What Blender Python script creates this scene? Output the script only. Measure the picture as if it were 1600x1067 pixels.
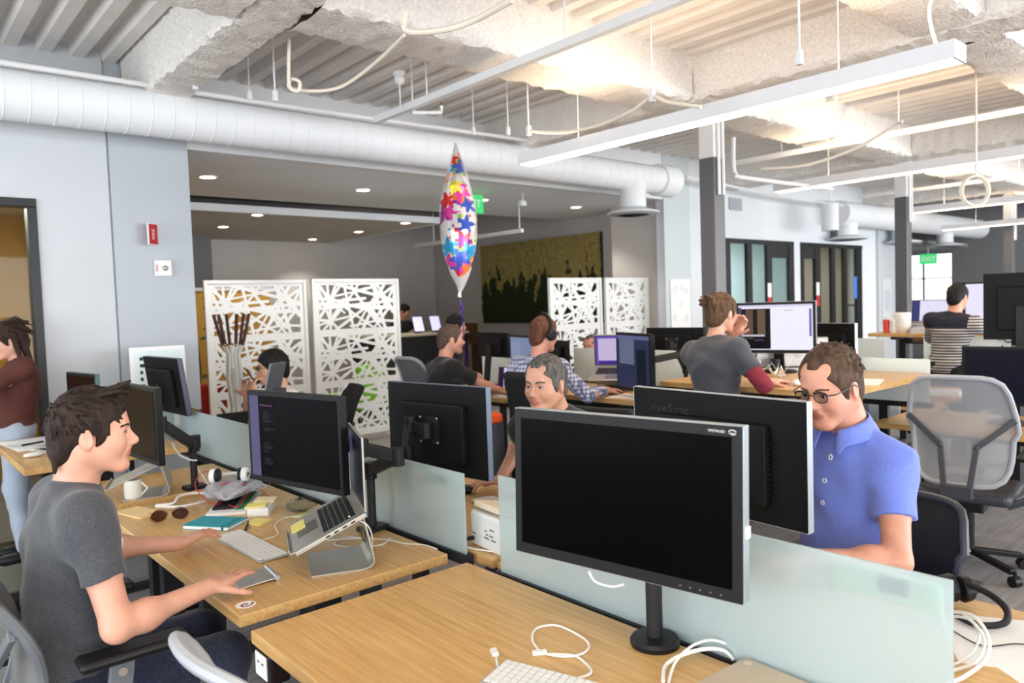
import bpy, bmesh, math, random
import numpy as np
from mathutils import Vector, Matrix, Euler

for o in list(bpy.data.objects):
    bpy.data.objects.remove(o)
SC = bpy.context.scene
COL = SC.collection
PI = math.pi

# ---------------------------------------------------------------- camera
FPX, PITCH, ROLL, YAW, EYE = 1172.2, 0.04912, -0.03412, 0.85659, 1.62
FW = Vector((math.cos(YAW)*math.cos(PITCH), math.sin(YAW)*math.cos(PITCH), -math.sin(PITCH)))
_r = Vector((math.sin(YAW), -math.cos(YAW), 0)); _u = _r.cross(FW)
RT = math.cos(ROLL)*_r + math.sin(ROLL)*_u
UP = -math.sin(ROLL)*_r + math.cos(ROLL)*_u
cam_d = bpy.data.cameras.new('camera')
cam_d.sensor_width = 36.0
cam_d.lens = FPX/1600*36.0
cam_d.clip_start = 0.05
cam_d.clip_end = 200
cam = bpy.data.objects.new('camera', cam_d)
COL.objects.link(cam)
cam.matrix_world = Matrix(((RT.x, UP.x, -FW.x, 0), (RT.y, UP.y, -FW.y, 0), (RT.z, UP.z, -FW.z, EYE), (0, 0, 0, 1)))
SC.camera = cam
cam_d.dof.use_dof = True
cam_d.dof.focus_distance = 2.6
cam_d.dof.aperture_fstop = 3.2

# ---------------------------------------------------------------- world, lights, exposure
w = bpy.data.worlds.new('daylight'); SC.world = w
w.use_nodes = True
w.node_tree.nodes['Background'].inputs[0].default_value = (0.9, 0.95, 1.0, 1)
w.node_tree.nodes['Background'].inputs[1].default_value = 2.2
vs = SC.view_settings
vs.view_transform = 'Standard'; vs.look = 'None'; vs.gamma = 1.0; vs.use_curve_mapping = False
vs.exposure = 0.13

def area(name, loc, rot, sx, sy, power, col):
    l = bpy.data.lights.new(name, 'AREA'); l.shape = 'RECTANGLE'
    l.size = sx; l.size_y = sy; l.energy = power; l.color = col
    o = bpy.data.objects.new(name, l); COL.objects.link(o)
    o.location = loc; o.rotation_euler = rot
    return o
# daylight coming in through the window bands of the right-hand and rear walls
for i, x in enumerate((-1.0, 3.6, 8.2, 12.8, 17.4)):
    area('window_daylight', (x, -5.35, 1.75), (PI/2, 0, 0), 3.9, 2.3, 112 if i < 2 else 320, (0.93, 0.965, 1.0))
for i, y in enumerate((-3.2, 0.8, 4.4)):
    area('window_daylight', (-4.35, y, 1.75), (PI/2, 0, -PI/2), 3.0, 2.3, 95, (0.87, 0.94, 1.0))

# ---------------------------------------------------------------- helpers
def P(x, y, d):
    """point seen at photograph pixel x, y at camera depth d (metres)"""
    return Vector((0, 0, EYE)) + (RT*(x-800) + UP*(533.5-y))*(d/FPX) + FW*d

def PZ(x, y, z):
    r = RT*(x-800) + UP*(533.5-y) + FW*FPX
    return Vector((0, 0, EYE)) + r*((z-EYE)/r.z)

def lin(c):
    c = c/255.0
    return c/12.92 if c <= 0.04045 else ((c+0.055)/1.055)**2.4
def rgb(c): return (lin(c[0]), lin(c[1]), lin(c[2]), 1)

MATS = {}
def mat(name, c, rough=0.5, metal=0.0, var=0.0, vscale=8.0, bump=0.0, bscale=60.0, emit=None, estr=0.0,
        alpha=1.0, trans=0.0, stretch=None, spec=None, c2=None, sheen=0.0, sss=0.0, coat=0.0):
    if name in MATS: return MATS[name]
    m = bpy.data.materials.new(name); m.use_nodes = True
    nt = m.node_tree; b = nt.nodes['Principled BSDF']
    b.inputs['Base Color'].default_value = rgb(c)
    b.inputs['Roughness'].default_value = rough
    b.inputs['Metallic'].default_value = metal
    if spec is not None: b.inputs['Specular IOR Level'].default_value = spec
    if trans: b.inputs['Transmission Weight'].default_value = trans
    if alpha < 1: b.inputs['Alpha'].default_value = alpha
    if sheen: b.inputs['Sheen Weight'].default_value = sheen
    if coat: b.inputs['Coat Weight'].default_value = coat
    if sss:
        b.inputs['Subsurface Weight'].default_value = sss
        b.inputs['Subsurface Radius'].default_value = (0.012, 0.005, 0.003)
        b.inputs['Subsurface Scale'].default_value = 1.0
    if emit:
        b.inputs['Emission Color'].default_value = rgb(emit)
        b.inputs['Emission Strength'].default_value = estr
    if var or bump or c2:
        tc = nt.nodes.new('ShaderNodeTexCoord'); mp = nt.nodes.new('ShaderNodeMapping')
        nt.links.new(tc.outputs['Object'], mp.inputs[0])
        if stretch: mp.inputs['Scale'].default_value = stretch
    if var or c2:
        n = nt.nodes.new('ShaderNodeTexNoise'); n.inputs['Scale'].default_value = vscale
        n.inputs['Detail'].default_value = 4
        nt.links.new(mp.outputs[0], n.inputs['Vector'])
        r = nt.nodes.new('ShaderNodeValToRGB')
        a = c2 if c2 else tuple(max(0, v*(1-var)) for v in c)
        z = c if c2 else tuple(min(255, v*(1+var)) for v in c)
        r.color_ramp.elements[0].position = 0.3; r.color_ramp.elements[1].position = 0.7
        r.color_ramp.elements[0].color = rgb(a); r.color_ramp.elements[1].color = rgb(z)
        nt.links.new(n.outputs[0], r.inputs[0]); nt.links.new(r.outputs[0], b.inputs['Base Color'])
    if bump:
        n2 = nt.nodes.new('ShaderNodeTexNoise'); n2.inputs['Scale'].default_value = bscale
        n2.inputs['Detail'].default_value = 3
        nt.links.new(mp.outputs[0], n2.inputs['Vector'])
        bp = nt.nodes.new('ShaderNodeBump'); bp.inputs['Strength'].default_value = bump
        bp.inputs['Distance'].default_value = 0.01
        nt.links.new(n2.outputs[0], bp.inputs['Height']); nt.links.new(bp.outputs[0], b.inputs['Normal'])
    MATS[name] = m
    return m

def tag(o, label=None, cat=None, group=None, kind=None):
    if label: o['label'] = label
    if cat: o['category'] = cat
    if group: o['group'] = group
    if kind: o['kind'] = kind
    return o

def thing(name, label, cat, loc=(0, 0, 0), rz=0.0, group=None):
    o = bpy.data.objects.new(name, None); COL.objects.link(o)
    o.empty_display_size = 0.1
    o.location = loc; o.rotation_euler = (0, 0, rz)
    return tag(o, label, cat, group)

def rotz(a): return Matrix.Rotation(a, 4, 'Z')
def roty(a): return Matrix.Rotation(a, 4, 'Y')
def rotx(a): return Matrix.Rotation(a, 4, 'X')
def trl(x, y, z): return Matrix.Translation((x, y, z))

class MB:
    def __init__(self, M=None):
        self.v = []; self.f = []; self.mi = []; self.M = M if M else Matrix.Identity(4); self.m = 0
    def add(self, vs, fs):
        o = len(self.v)
        self.v += [tuple(self.M @ Vector(p)) for p in vs]
        self.f += [tuple(i+o for i in f) for f in fs]
        self.mi += [self.m]*len(fs)
        return self
    def box(self, c, s, R=None):
        h = [x/2 for x in s]; vs = []
        for dx, dy, dz in ((-1,-1,-1),(1,-1,-1),(1,1,-1),(-1,1,-1),(-1,-1,1),(1,-1,1),(1,1,1),(-1,1,1)):
            p = Vector((dx*h[0], dy*h[1], dz*h[2]))
            if R is not None: p = R @ p
            vs.append(tuple(Vector(c)+p))
        return self.add(vs, [(3,2,1,0),(4,5,6,7),(0,1,5,4),(1,2,6,5),(2,3,7,6),(3,0,4,7)])
    def box2(self, a, b):
        return self.box([(a[i]+b[i])/2 for i in range(3)], [abs(b[i]-a[i]) for i in range(3)])
    def beam(self, p0, p1, wd, ht, up=(0, 0, 1)):
        p0, p1 = Vector(p0), Vector(p1); d = p1-p0; L = d.length; d.normalize()
        s = d.cross(Vector(up))
        if s.length < 1e-5: s = d.cross(Vector((1, 0, 0)))
        s.normalize(); u = s.cross(d)
        R = Matrix((d, s, u)).transposed()
        return self.box((p0+p1)/2, (L, wd, ht), R)
    def tube(self, pts, r, n=8, closed=False, caps=True):
        pts = [Vector(p) for p in pts]; k = len(pts)
        rs = r if isinstance(r, (list, tuple)) else [r]*k
        vs = []; fs = []; prev = None
        for i, p in enumerate(pts):
            if closed: t = pts[(i+1) % k]-pts[i-1]
            else: t = pts[min(i+1, k-1)]-pts[max(i-1, 0)]
            if t.length < 1e-9: t = Vector((0, 0, 1))
            t.normalize()
            if prev is None:
                a = Vector((0, 0, 1)) if abs(t.z) < 0.9 else Vector((1, 0, 0))
                nrm = (a - t*a.dot(t)).normalized()
            else:
                nrm = prev - t*prev.dot(t)
                nrm = nrm.normalized() if nrm.length > 1e-6 else t.orthogonal().normalized()
            prev = nrm; bn = t.cross(nrm)
            for j in range(n):
                a = 2*PI*j/n
                vs.append(tuple(p + (nrm*math.cos(a)+bn*math.sin(a))*rs[i]))
        m = k if closed else k-1
        for i in range(m):
            i2 = (i+1) % k
            for j in range(n):
                j2 = (j+1) % n
                fs.append((i*n+j, i*n+j2, i2*n+j2, i2*n+j))
        if caps and not closed:
            fs.append(tuple(range(n-1, -1, -1))); fs.append(tuple((k-1)*n+j for j in range(n)))
        return self.add(vs, fs)
    def cyl(self, p0, p1, r0, r1=None, n=16):
        return self.tube([p0, p1], [r0, r0 if r1 is None else r1], n)
    def lathe(self, prof, n=20, c=(0, 0, 0), caps=True):
        vs = []; fs = []; k = len(prof)
        for r, z in prof:
            for j in range(n):
                a = 2*PI*j/n
                vs.append((c[0]+r*math.cos(a), c[1]+r*math.sin(a), c[2]+z))
        for i in range(k-1):
            for j in range(n):
                j2 = (j+1) % n
                fs.append((i*n+j, i*n+j2, (i+1)*n+j2, (i+1)*n+j))
        if caps:
            fs.append(tuple(range(n-1, -1, -1))); fs.append(tuple((k-1)*n+j for j in range(n)))
        return self.add(vs, fs)
    def ball(self, c, r, n=12, R=None):
        rr = r if isinstance(r, (list, tuple)) else (r, r, r)
        vs = []; fs = []; m = max(6, n//2)
        for i in range(1, m):
            t = PI*i/m
            for j in range(n):
                a = 2*PI*j/n
                p = Vector((rr[0]*math.sin(t)*math.cos(a), rr[1]*math.sin(t)*math.sin(a), rr[2]*math.cos(t)))
                if R is not None: p = R @ p
                vs.append(tuple(Vector(c)+p))
        for sgn in (1, -1):
            p = Vector((0, 0, sgn*rr[2]))
            if R is not None: p = R @ p
            vs.append(tuple(Vector(c)+p))
        nt_ = len(vs)
        for i in range(m-2):
            for j in range(n):
                j2 = (j+1) % n
                fs.append((i*n+j, (i+1)*n+j, (i+1)*n+j2, i*n+j2))
        for j in range(n):
            j2 = (j+1) % n
            fs.append((nt_-2, j, j2)); fs.append((nt_-1, (m-2)*n+j2, (m-2)*n+j))
        return self.add(vs, fs)
    def prism(self, poly, a, b, axis='z'):
        """extrude a 2-d outline from a to b along axis"""
        k = len(poly)
        def mk(p, h):
            if axis == 'z': return (p[0], p[1], h)
            if axis == 'x': return (h, p[0], p[1])
            return (p[0], h, p[1])
        vs = [mk(p, a) for p in poly]+[mk(p, b) for p in poly]
        fs = [tuple(range(k-1, -1, -1)), tuple(range(k, 2*k))]
        for i in range(k):
            j = (i+1) % k
            fs.append((i, j, k+j, k+i))
        return self.add(vs, fs)
    def grid(self, fn, nu, nv):
        vs = [tuple(fn(i/nu, j/nv)) for i in range(nu+1) for j in range(nv+1)]
        fs = []
        for i in range(nu):
            for j in range(nv):
                a = i*(nv+1)+j
                fs.append((a, a+nv+1, a+nv+2, a+1))
        return self.add(vs, fs)
    def build(self, name, mats, parent=None, smooth=False, bevel=0.0, bseg=2, sub=0, solid=0.0, loc=None, rz=0.0, autos=True):
        me = bpy.data.meshes.new(name)
        me.from_pydata(self.v, [], self.f)
        ml = mats if isinstance(mats, (list, tuple)) else [mats]
        for x in ml: me.materials.append(x)
        if len(ml) > 1: me.polygons.foreach_set('material_index', self.mi)
        bm = bmesh.new(); bm.from_mesh(me)
        bmesh.ops.recalc_face_normals(bm, faces=bm.faces)
        for e in bm.edges:
            if len(e.link_faces) == 2 and e.calc_face_angle(0) > 0.6: e.smooth = False
        if smooth:
            for f in bm.faces: f.smooth = True
        bm.to_mesh(me); bm.free()
        o = bpy.data.objects.new(name, me); COL.objects.link(o)
        if parent is not None: o.parent = parent
        if loc is not None: o.location = loc
        if rz: o.rotation_euler = (0, 0, rz)
        if solid:
            s = o.modifiers.new('solid', 'SOLIDIFY'); s.thickness = solid; s.offset = 0
        if bevel:
            b = o.modifiers.new('bevel', 'BEVEL'); b.width = bevel; b.segments = bseg; b.limit_method = 'ANGLE'
        if sub:
            s = o.modifiers.new('sub', 'SUBSURF'); s.levels = sub; s.render_levels = sub
        return o

def text(name, s, size, material, parent, M, extrude=0.0005, align='CENTER'):
    c = bpy.data.curves.new(name, 'FONT'); c.body = s; c.size = size; c.extrude = extrude
    c.align_x = align; c.align_y = 'CENTER'; c.resolution_u = 3
    c.materials.append(material)
    tmp = bpy.data.objects.new(name+'_curve', c); COL.objects.link(tmp)
    bpy.context.view_layer.update()
    me = bpy.data.meshes.new_from_object(tmp.evaluated_get(bpy.context.evaluated_depsgraph_get()))
    bpy.data.objects.remove(tmp); bpy.data.curves.remove(c)
    me.name = name
    if not me.materials: me.materials.append(material)
    o = bpy.data.objects.new(name, me); COL.objects.link(o)
    o.parent = parent; o.matrix_local = M
    return o
# text lies in local x-y; FACE_X stands it up facing local +x, reading left to right
FACE_X = Matrix(((0, 0, 1, 0), (1, 0, 0, 0), (0, 1, 0, 0), (0, 0, 0, 1)))

def kids(o): return list(o.children)
def copy_tree(o, parent=None, loc=None, rz=None, label=None, group=None):
    c = o.copy(); COL.objects.link(c)
    if parent is not None: c.parent = parent
    for ch in kids(o): copy_tree(ch, c)
    if loc is not None: c.location = loc
    if rz is not None: c.rotation_euler = (0, 0, rz)
    if label: c['label'] = label
    if group: c['group'] = group
    return c

def spline(pts, n=8, closed=False):
    pts = [Vector(p) for p in pts]; out = []; k = len(pts)
    rng = range(k) if closed else range(k-1)
    for i in rng:
        p0 = pts[(i-1) % k] if closed or i > 0 else pts[0]
        p1 = pts[i]; p2 = pts[(i+1) % k]
        p3 = pts[(i+2) % k] if closed or i+2 < k else pts[-1]
        for j in range(n):
            t = j/n
            out.append(0.5*((2*p1)+(p2-p0)*t+(2*p0-5*p1+4*p2-p3)*t*t+(3*p1-p0-3*p2+p3)*t**3))
    if not closed: out.append(pts[-1])
    return out
# ---------------------------------------------------------------- materials
def wood(name, ca, cb, rough=0.32, along='Y'):
    m = bpy.data.materials.new(name); m.use_nodes = True; nt = m.node_tree; b = nt.nodes['Principled BSDF']
    tc = nt.nodes.new('ShaderNodeTexCoord'); mp = nt.nodes.new('ShaderNodeMapping')
    mp.inputs['Scale'].default_value = (1.0, 26, 26) if along == 'X' else (26, 1.0, 26)
    nt.links.new(tc.outputs['Object'], mp.inputs[0])
    n = nt.nodes.new('ShaderNodeTexNoise'); n.inputs['Scale'].default_value = 2.6; n.inputs['Detail'].default_value = 6
    n.inputs['Roughness'].default_value = 0.65
    nt.links.new(mp.outputs[0], n.inputs['Vector'])
    r = nt.nodes.new('ShaderNodeValToRGB')
    r.color_ramp.elements[0].position = 0.32; r.color_ramp.elements[1].position = 0.68
    r.color_ramp.elements[0].color = rgb(ca); r.color_ramp.elements[1].color = rgb(cb)
    nt.links.new(n.outputs[0], r.inputs[0]); nt.links.new(r.outputs[0], b.inputs['Base Color'])
    b.inputs['Roughness'].default_value = rough
    return m
OAK = wood('oak_top', (192, 146, 86), (224, 184, 122))
OAK_E = wood('oak_edge', (184, 140, 82), (222, 184, 128), 0.45)
BLACK = mat('black_plastic', (20, 20, 22), 0.45, spec=0.35)
BLACKM = mat('matt_black_metal', (30, 31, 33), 0.5, 0.2)
SCREEN = mat('dark_screen', (5, 5, 6), 0.22, spec=0.03)
BEZEL = mat('bezel_black', (27, 27, 28), 0.45, spec=0.2)
MBACK = mat('monitor_back', (18, 18, 19), 0.5, spec=0.18)
SILVER = mat('silver_trim', (176, 184, 190), 0.35, 0.6)
ALU = mat('aluminium', (188, 184, 178), 0.38, 0.75)
DALU = mat('dark_aluminium', (128, 124, 118), 0.34, 0.7)
WHITE = mat('white_plastic', (236, 236, 234), 0.35)
WCABLE = mat('white_cable', (238, 238, 234), 0.4)
GREYP = mat('light_grey_plastic', (168, 171, 177), 0.45)
MIDG = mat('mid_grey_plastic', (106, 110, 116), 0.42)
DGREY = mat('dark_grey_plastic', (62, 64, 70), 0.45)
WALL = mat('wall_white', (222, 226, 230), 0.8, var=0.01, vscale=2)
WALLL = mat('wall_left_dimmed', (208, 211, 215), 0.8, var=0.01, vscale=2)  # wall white taken down; the left wall's weaker light is put into the colour
WALLG = mat('wall_grey', (190, 196, 202), 0.8, var=0.01, vscale=2)
WALLD = mat('wall_lobby', (206, 200, 196), 0.85, var=0.015, vscale=2)
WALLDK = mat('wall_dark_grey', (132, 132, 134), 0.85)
SOFF = mat('soffit_grey', (240, 244, 248), 0.85)
FASC = mat('fascia_white', (232, 234, 236), 0.7)
DECK = mat('deck_white', (226, 221, 216), 0.85, var=0.02, vscale=5)
FIREP = mat('sprayed_fireproofing', (232, 227, 221), 0.95, var=0.05, vscale=50, bump=1.0, bscale=45)
DUCTM = mat('duct_white', (236, 238, 240), 0.55)
CONDW = mat('conduit_white', (230, 230, 230), 0.5)
BLK = mat('deep_black', (10, 10, 10), 0.6)
PAPER = mat('paper_white', (242, 240, 238), 0.7)
YELLOW = mat('sticky_yellow', (240, 226, 130), 0.7)
FRAMEK = mat('black_frame', (24, 24, 26), 0.4)
RED = mat('sign_red', (196, 40, 52), 0.5)
ORANGE = mat('orange_fabric', (226, 84, 26), 0.8)
LIGHTM = mat('lamp_diffuser', (255, 244, 226), 0.5, emit=(255, 232, 200), estr=22.0)
UPLIGHT = mat('lamp_uplight', (255, 244, 226), 0.5, emit=(255, 226, 190), estr=16.0)
DOWNL = mat('downlight_glow', (255, 240, 215), 0.5, emit=(255, 232, 196), estr=14.0)
GREENX = mat('exit_green', (40, 170, 90), 0.4, emit=(40, 190, 96), estr=0.7)
OCHRE = mat('ochre_wall', (206, 158, 70), 0.8)

def carpet():
    m = bpy.data.materials.new('carpet'); m.use_nodes = True; nt = m.node_tree; b = nt.nodes['Principled BSDF']
    tc = nt.nodes.new('ShaderNodeTexCoord'); mp = nt.nodes.new('ShaderNodeMapping'); mp.inputs['Scale'].default_value = (1.2, 14, 1)
    nt.links.new(tc.outputs['Object'], mp.inputs[0])
    n = nt.nodes.new('ShaderNodeTexNoise'); n.inputs['Scale'].default_value = 2.0; n.inputs['Detail'].default_value = 8
    nt.links.new(mp.outputs[0], n.inputs['Vector'])
    r = nt.nodes.new('ShaderNodeValToRGB'); r.color_ramp.elements[0].position = 0.35; r.color_ramp.elements[1].position = 0.65
    r.color_ramp.elements[0].color = rgb((132, 128, 128)); r.color_ramp.elements[1].color = rgb((154, 150, 150))
    nt.links.new(n.outputs[0], r.inputs[0]); nt.links.new(r.outputs[0], b.inputs['Base Color'])
    b.inputs['Roughness'].default_value = 0.95
    return m
CARPET = carpet()

def frosted():
    m = bpy.data.materials.new('frosted_glass'); m.use_nodes = True; nt = m.node_tree
    for n in list(nt.nodes):
        if n.type == 'BSDF_PRINCIPLED': nt.nodes.remove(n)
    out = [n for n in nt.nodes if n.type == 'OUTPUT_MATERIAL'][0]
    d = nt.nodes.new('ShaderNodeBsdfDiffuse'); d.inputs[0].default_value = rgb((226, 238, 244))
    t = nt.nodes.new('ShaderNodeBsdfTranslucent'); t.inputs[0].default_value = rgb((226, 240, 244))
    rf = nt.nodes.new('ShaderNodeBsdfRefraction'); rf.inputs['Color'].default_value = rgb((222, 238, 236)); rf.inputs['Roughness'].default_value = 0.17; rf.inputs['IOR'].default_value = 1.1
    g = nt.nodes.new('ShaderNodeBsdfGlossy'); g.inputs['Roughness'].default_value = 0.22
    m1 = nt.nodes.new('ShaderNodeMixShader'); m1.inputs[0].default_value = 0.42
    nt.links.new(d.outputs[0], m1.inputs[1]); nt.links.new(t.outputs[0], m1.inputs[2])
    m2 = nt.nodes.new('ShaderNodeMixShader'); m2.inputs[0].default_value = 0.50
    nt.links.new(m1.outputs[0], m2.inputs[1]); nt.links.new(rf.outputs[0], m2.inputs[2])
    m3 = nt.nodes.new('ShaderNodeMixShader'); m3.inputs[0].default_value = 0.05
    nt.links.new(m2.outputs[0], m3.inputs[1]); nt.links.new(g.outputs[0], m3.inputs[2])
    nt.links.new(m3.outputs[0], out.inputs[0])
    return m
FROST = frosted()
FROST2 = mat('etched_white_glass', (232, 244, 244), 0.35, trans=0.0)

def clear_glass(name, tint, rough=0.02, refl=0.05):
    m = bpy.data.materials.new(name); m.use_nodes = True; nt = m.node_tree
    for n in list(nt.nodes):
        if n.type == 'BSDF_PRINCIPLED': nt.nodes.remove(n)
    out = [n for n in nt.nodes if n.type == 'OUTPUT_MATERIAL'][0]
    t = nt.nodes.new('ShaderNodeBsdfTransparent'); t.inputs[0].default_value = rgb(tint)
    g = nt.nodes.new('ShaderNodeBsdfGlossy'); g.inputs['Roughness'].default_value = rough
    mx = nt.nodes.new('ShaderNodeMixShader'); mx.inputs[0].default_value = refl
    nt.links.new(t.outputs[0], mx.inputs[1]); nt.links.new(g.outputs[0], mx.inputs[2])
    nt.links.new(mx.outputs[0], out.inputs[0])
    return m
GLASS = clear_glass('window_glass', (232, 242, 242), .02, .015)
SUNGL = clear_glass('brown_lens', (150, 112, 90), 0.05)
SPEC = clear_glass('spectacle_lens', (235, 240, 240))
CLEARP = clear_glass('clear_plastic', (225, 228, 226), 0.2)

def meshfab(name, c, a=0.25, scale=900):
    m = bpy.data.materials.new(name); m.use_nodes = True; nt = m.node_tree; b = nt.nodes['Principled BSDF']
    out = [n for n in nt.nodes if n.type == 'OUTPUT_MATERIAL'][0]
    b.inputs['Base Color'].default_value = rgb(c); b.inputs['Roughness'].default_value = 0.7
    t = nt.nodes.new('ShaderNodeBsdfTransparent'); mx = nt.nodes.new('ShaderNodeMixShader'); mx.inputs[0].default_value = a
    nt.links.new(b.outputs[0], mx.inputs[1]); nt.links.new(t.outputs[0], mx.inputs[2]); nt.links.new(mx.outputs[0], out.inputs[0])
    return m
MESHG = meshfab('grey_mesh', (176, 176, 180), 0.28)
MESHD = meshfab('pepper_mesh', (124, 124, 120), 0.15)
MESHK = mat('black_mesh', (20, 20, 22), 0.8)

def moss():
    m = bpy.data.materials.new('moss'); m.use_nodes = True; nt = m.node_tree; b = nt.nodes['Principled BSDF']
    tc = nt.nodes.new('ShaderNodeTexCoord'); sp = nt.nodes.new('ShaderNodeSeparateXYZ'); nt.links.new(tc.outputs['Object'], sp.inputs[0])
    n = nt.nodes.new('ShaderNodeTexNoise'); n.inputs['Scale'].default_value = 4.0; n.inputs['Detail'].default_value = 8
    mp = nt.nodes.new('ShaderNodeMapping'); mp.inputs['Scale'].default_value = (1, 1.8, 0.8)
    nt.links.new(tc.outputs['Object'], mp.inputs[0]); nt.links.new(mp.outputs[0], n.inputs['Vector'])
    a = nt.nodes.new('ShaderNodeMath'); a.operation = 'MULTIPLY_ADD'; a.inputs[1].default_value = 1.9
    nt.links.new(n.outputs[0], a.inputs[0]); nt.links.new(sp.outputs['Z'], a.inputs[2])
    r = nt.nodes.new('ShaderNodeValToRGB'); r.color_ramp.elements[0].position = 0.93; r.color_ramp.elements[1].position = 0.99
    r.color_ramp.elements[0].color = rgb((60, 70, 36)); r.color_ramp.elements[1].color = rgb((200, 178, 108))
    nt.links.new(a.outputs[0], r.inputs[0])
    n2 = nt.nodes.new('ShaderNodeTexNoise'); n2.inputs['Scale'].default_value = 38; n2.inputs['Detail'].default_value = 4
    nt.links.new(tc.outputs['Object'], n2.inputs['Vector'])
    mx = nt.nodes.new('ShaderNodeMix'); mx.data_type = 'RGBA'; mx.blend_type = 'MULTIPLY'; mx.inputs[0].default_value = 0.7
    r2 = nt.nodes.new('ShaderNodeValToRGB'); r2.color_ramp.elements[0].position = 0.35; r2.color_ramp.elements[0].color = (0.35, 0.35, 0.3, 1); r2.color_ramp.elements[1].position = 0.6
    nt.links.new(n2.outputs[0], r2.inputs[0])
    nt.links.new(r.outputs[0], mx.inputs[6]); nt.links.new(r2.outputs[0], mx.inputs[7]); nt.links.new(mx.outputs[2], b.inputs['Base Color'])
    b.inputs['Roughness'].default_value = 1.0
    bp = nt.nodes.new('ShaderNodeBump'); bp.inputs['Strength'].default_value = 1.0; bp.inputs['Distance'].default_value = 0.05
    nt.links.new(n2.outputs[0], bp.inputs['Height']); nt.links.new(bp.outputs[0], b.inputs['Normal'])
    return m
MOSS = moss()

def heather(name, a, b_, sc=220, bump=0.25):
    return mat(name, b_, 0.9, c2=a, vscale=sc, bump=bump, bscale=18, sheen=0.2)
SKIN1 = mat('skin_fair', (218, 163, 139), 0.5, var=0.03, vscale=25, sss=0.25)
SKIN2 = mat('skin_ruddy', (216, 156, 132), 0.5, var=0.04, vscale=25, sss=0.25)
SKIN3 = mat('skin_olive', (202, 150, 124), 0.5, var=0.03, vscale=25, sss=0.2)
LIP = mat('lips', (192, 122, 108), 0.45, sss=0.2)
EYEW = mat('eye_white', (206, 196, 188), 0.3)
IRIS = mat('iris', (44, 34, 28), 0.15)
def hairm(name, a, b_): return mat(name, b_, 0.6, spec=0.22, c2=a, vscale=60, stretch=(1, 1, 0.25), bump=0.5, bscale=160)
HAIRB = hairm('hair_brown', (26, 19, 16), (56, 40, 32))
HAIRD = hairm('hair_dark', (14, 12, 12), (34, 28, 26))
HAIRC = hairm('hair_chestnut', (58, 42, 34), (100, 76, 60))
HAIRG = hairm('hair_grey', (44, 42, 42), (116, 112, 108))
HAIRL = hairm('hair_light_brown', (62, 44, 30), (112, 82, 58))
HAIRR = hairm('hair_auburn', (72, 44, 32), (116, 74, 54))
JEANS = heather('denim', (22, 28, 46), (44, 52, 78), 120)
TEE = heather('charcoal_heather', (52, 54, 60), (84, 86, 92), 260)
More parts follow.
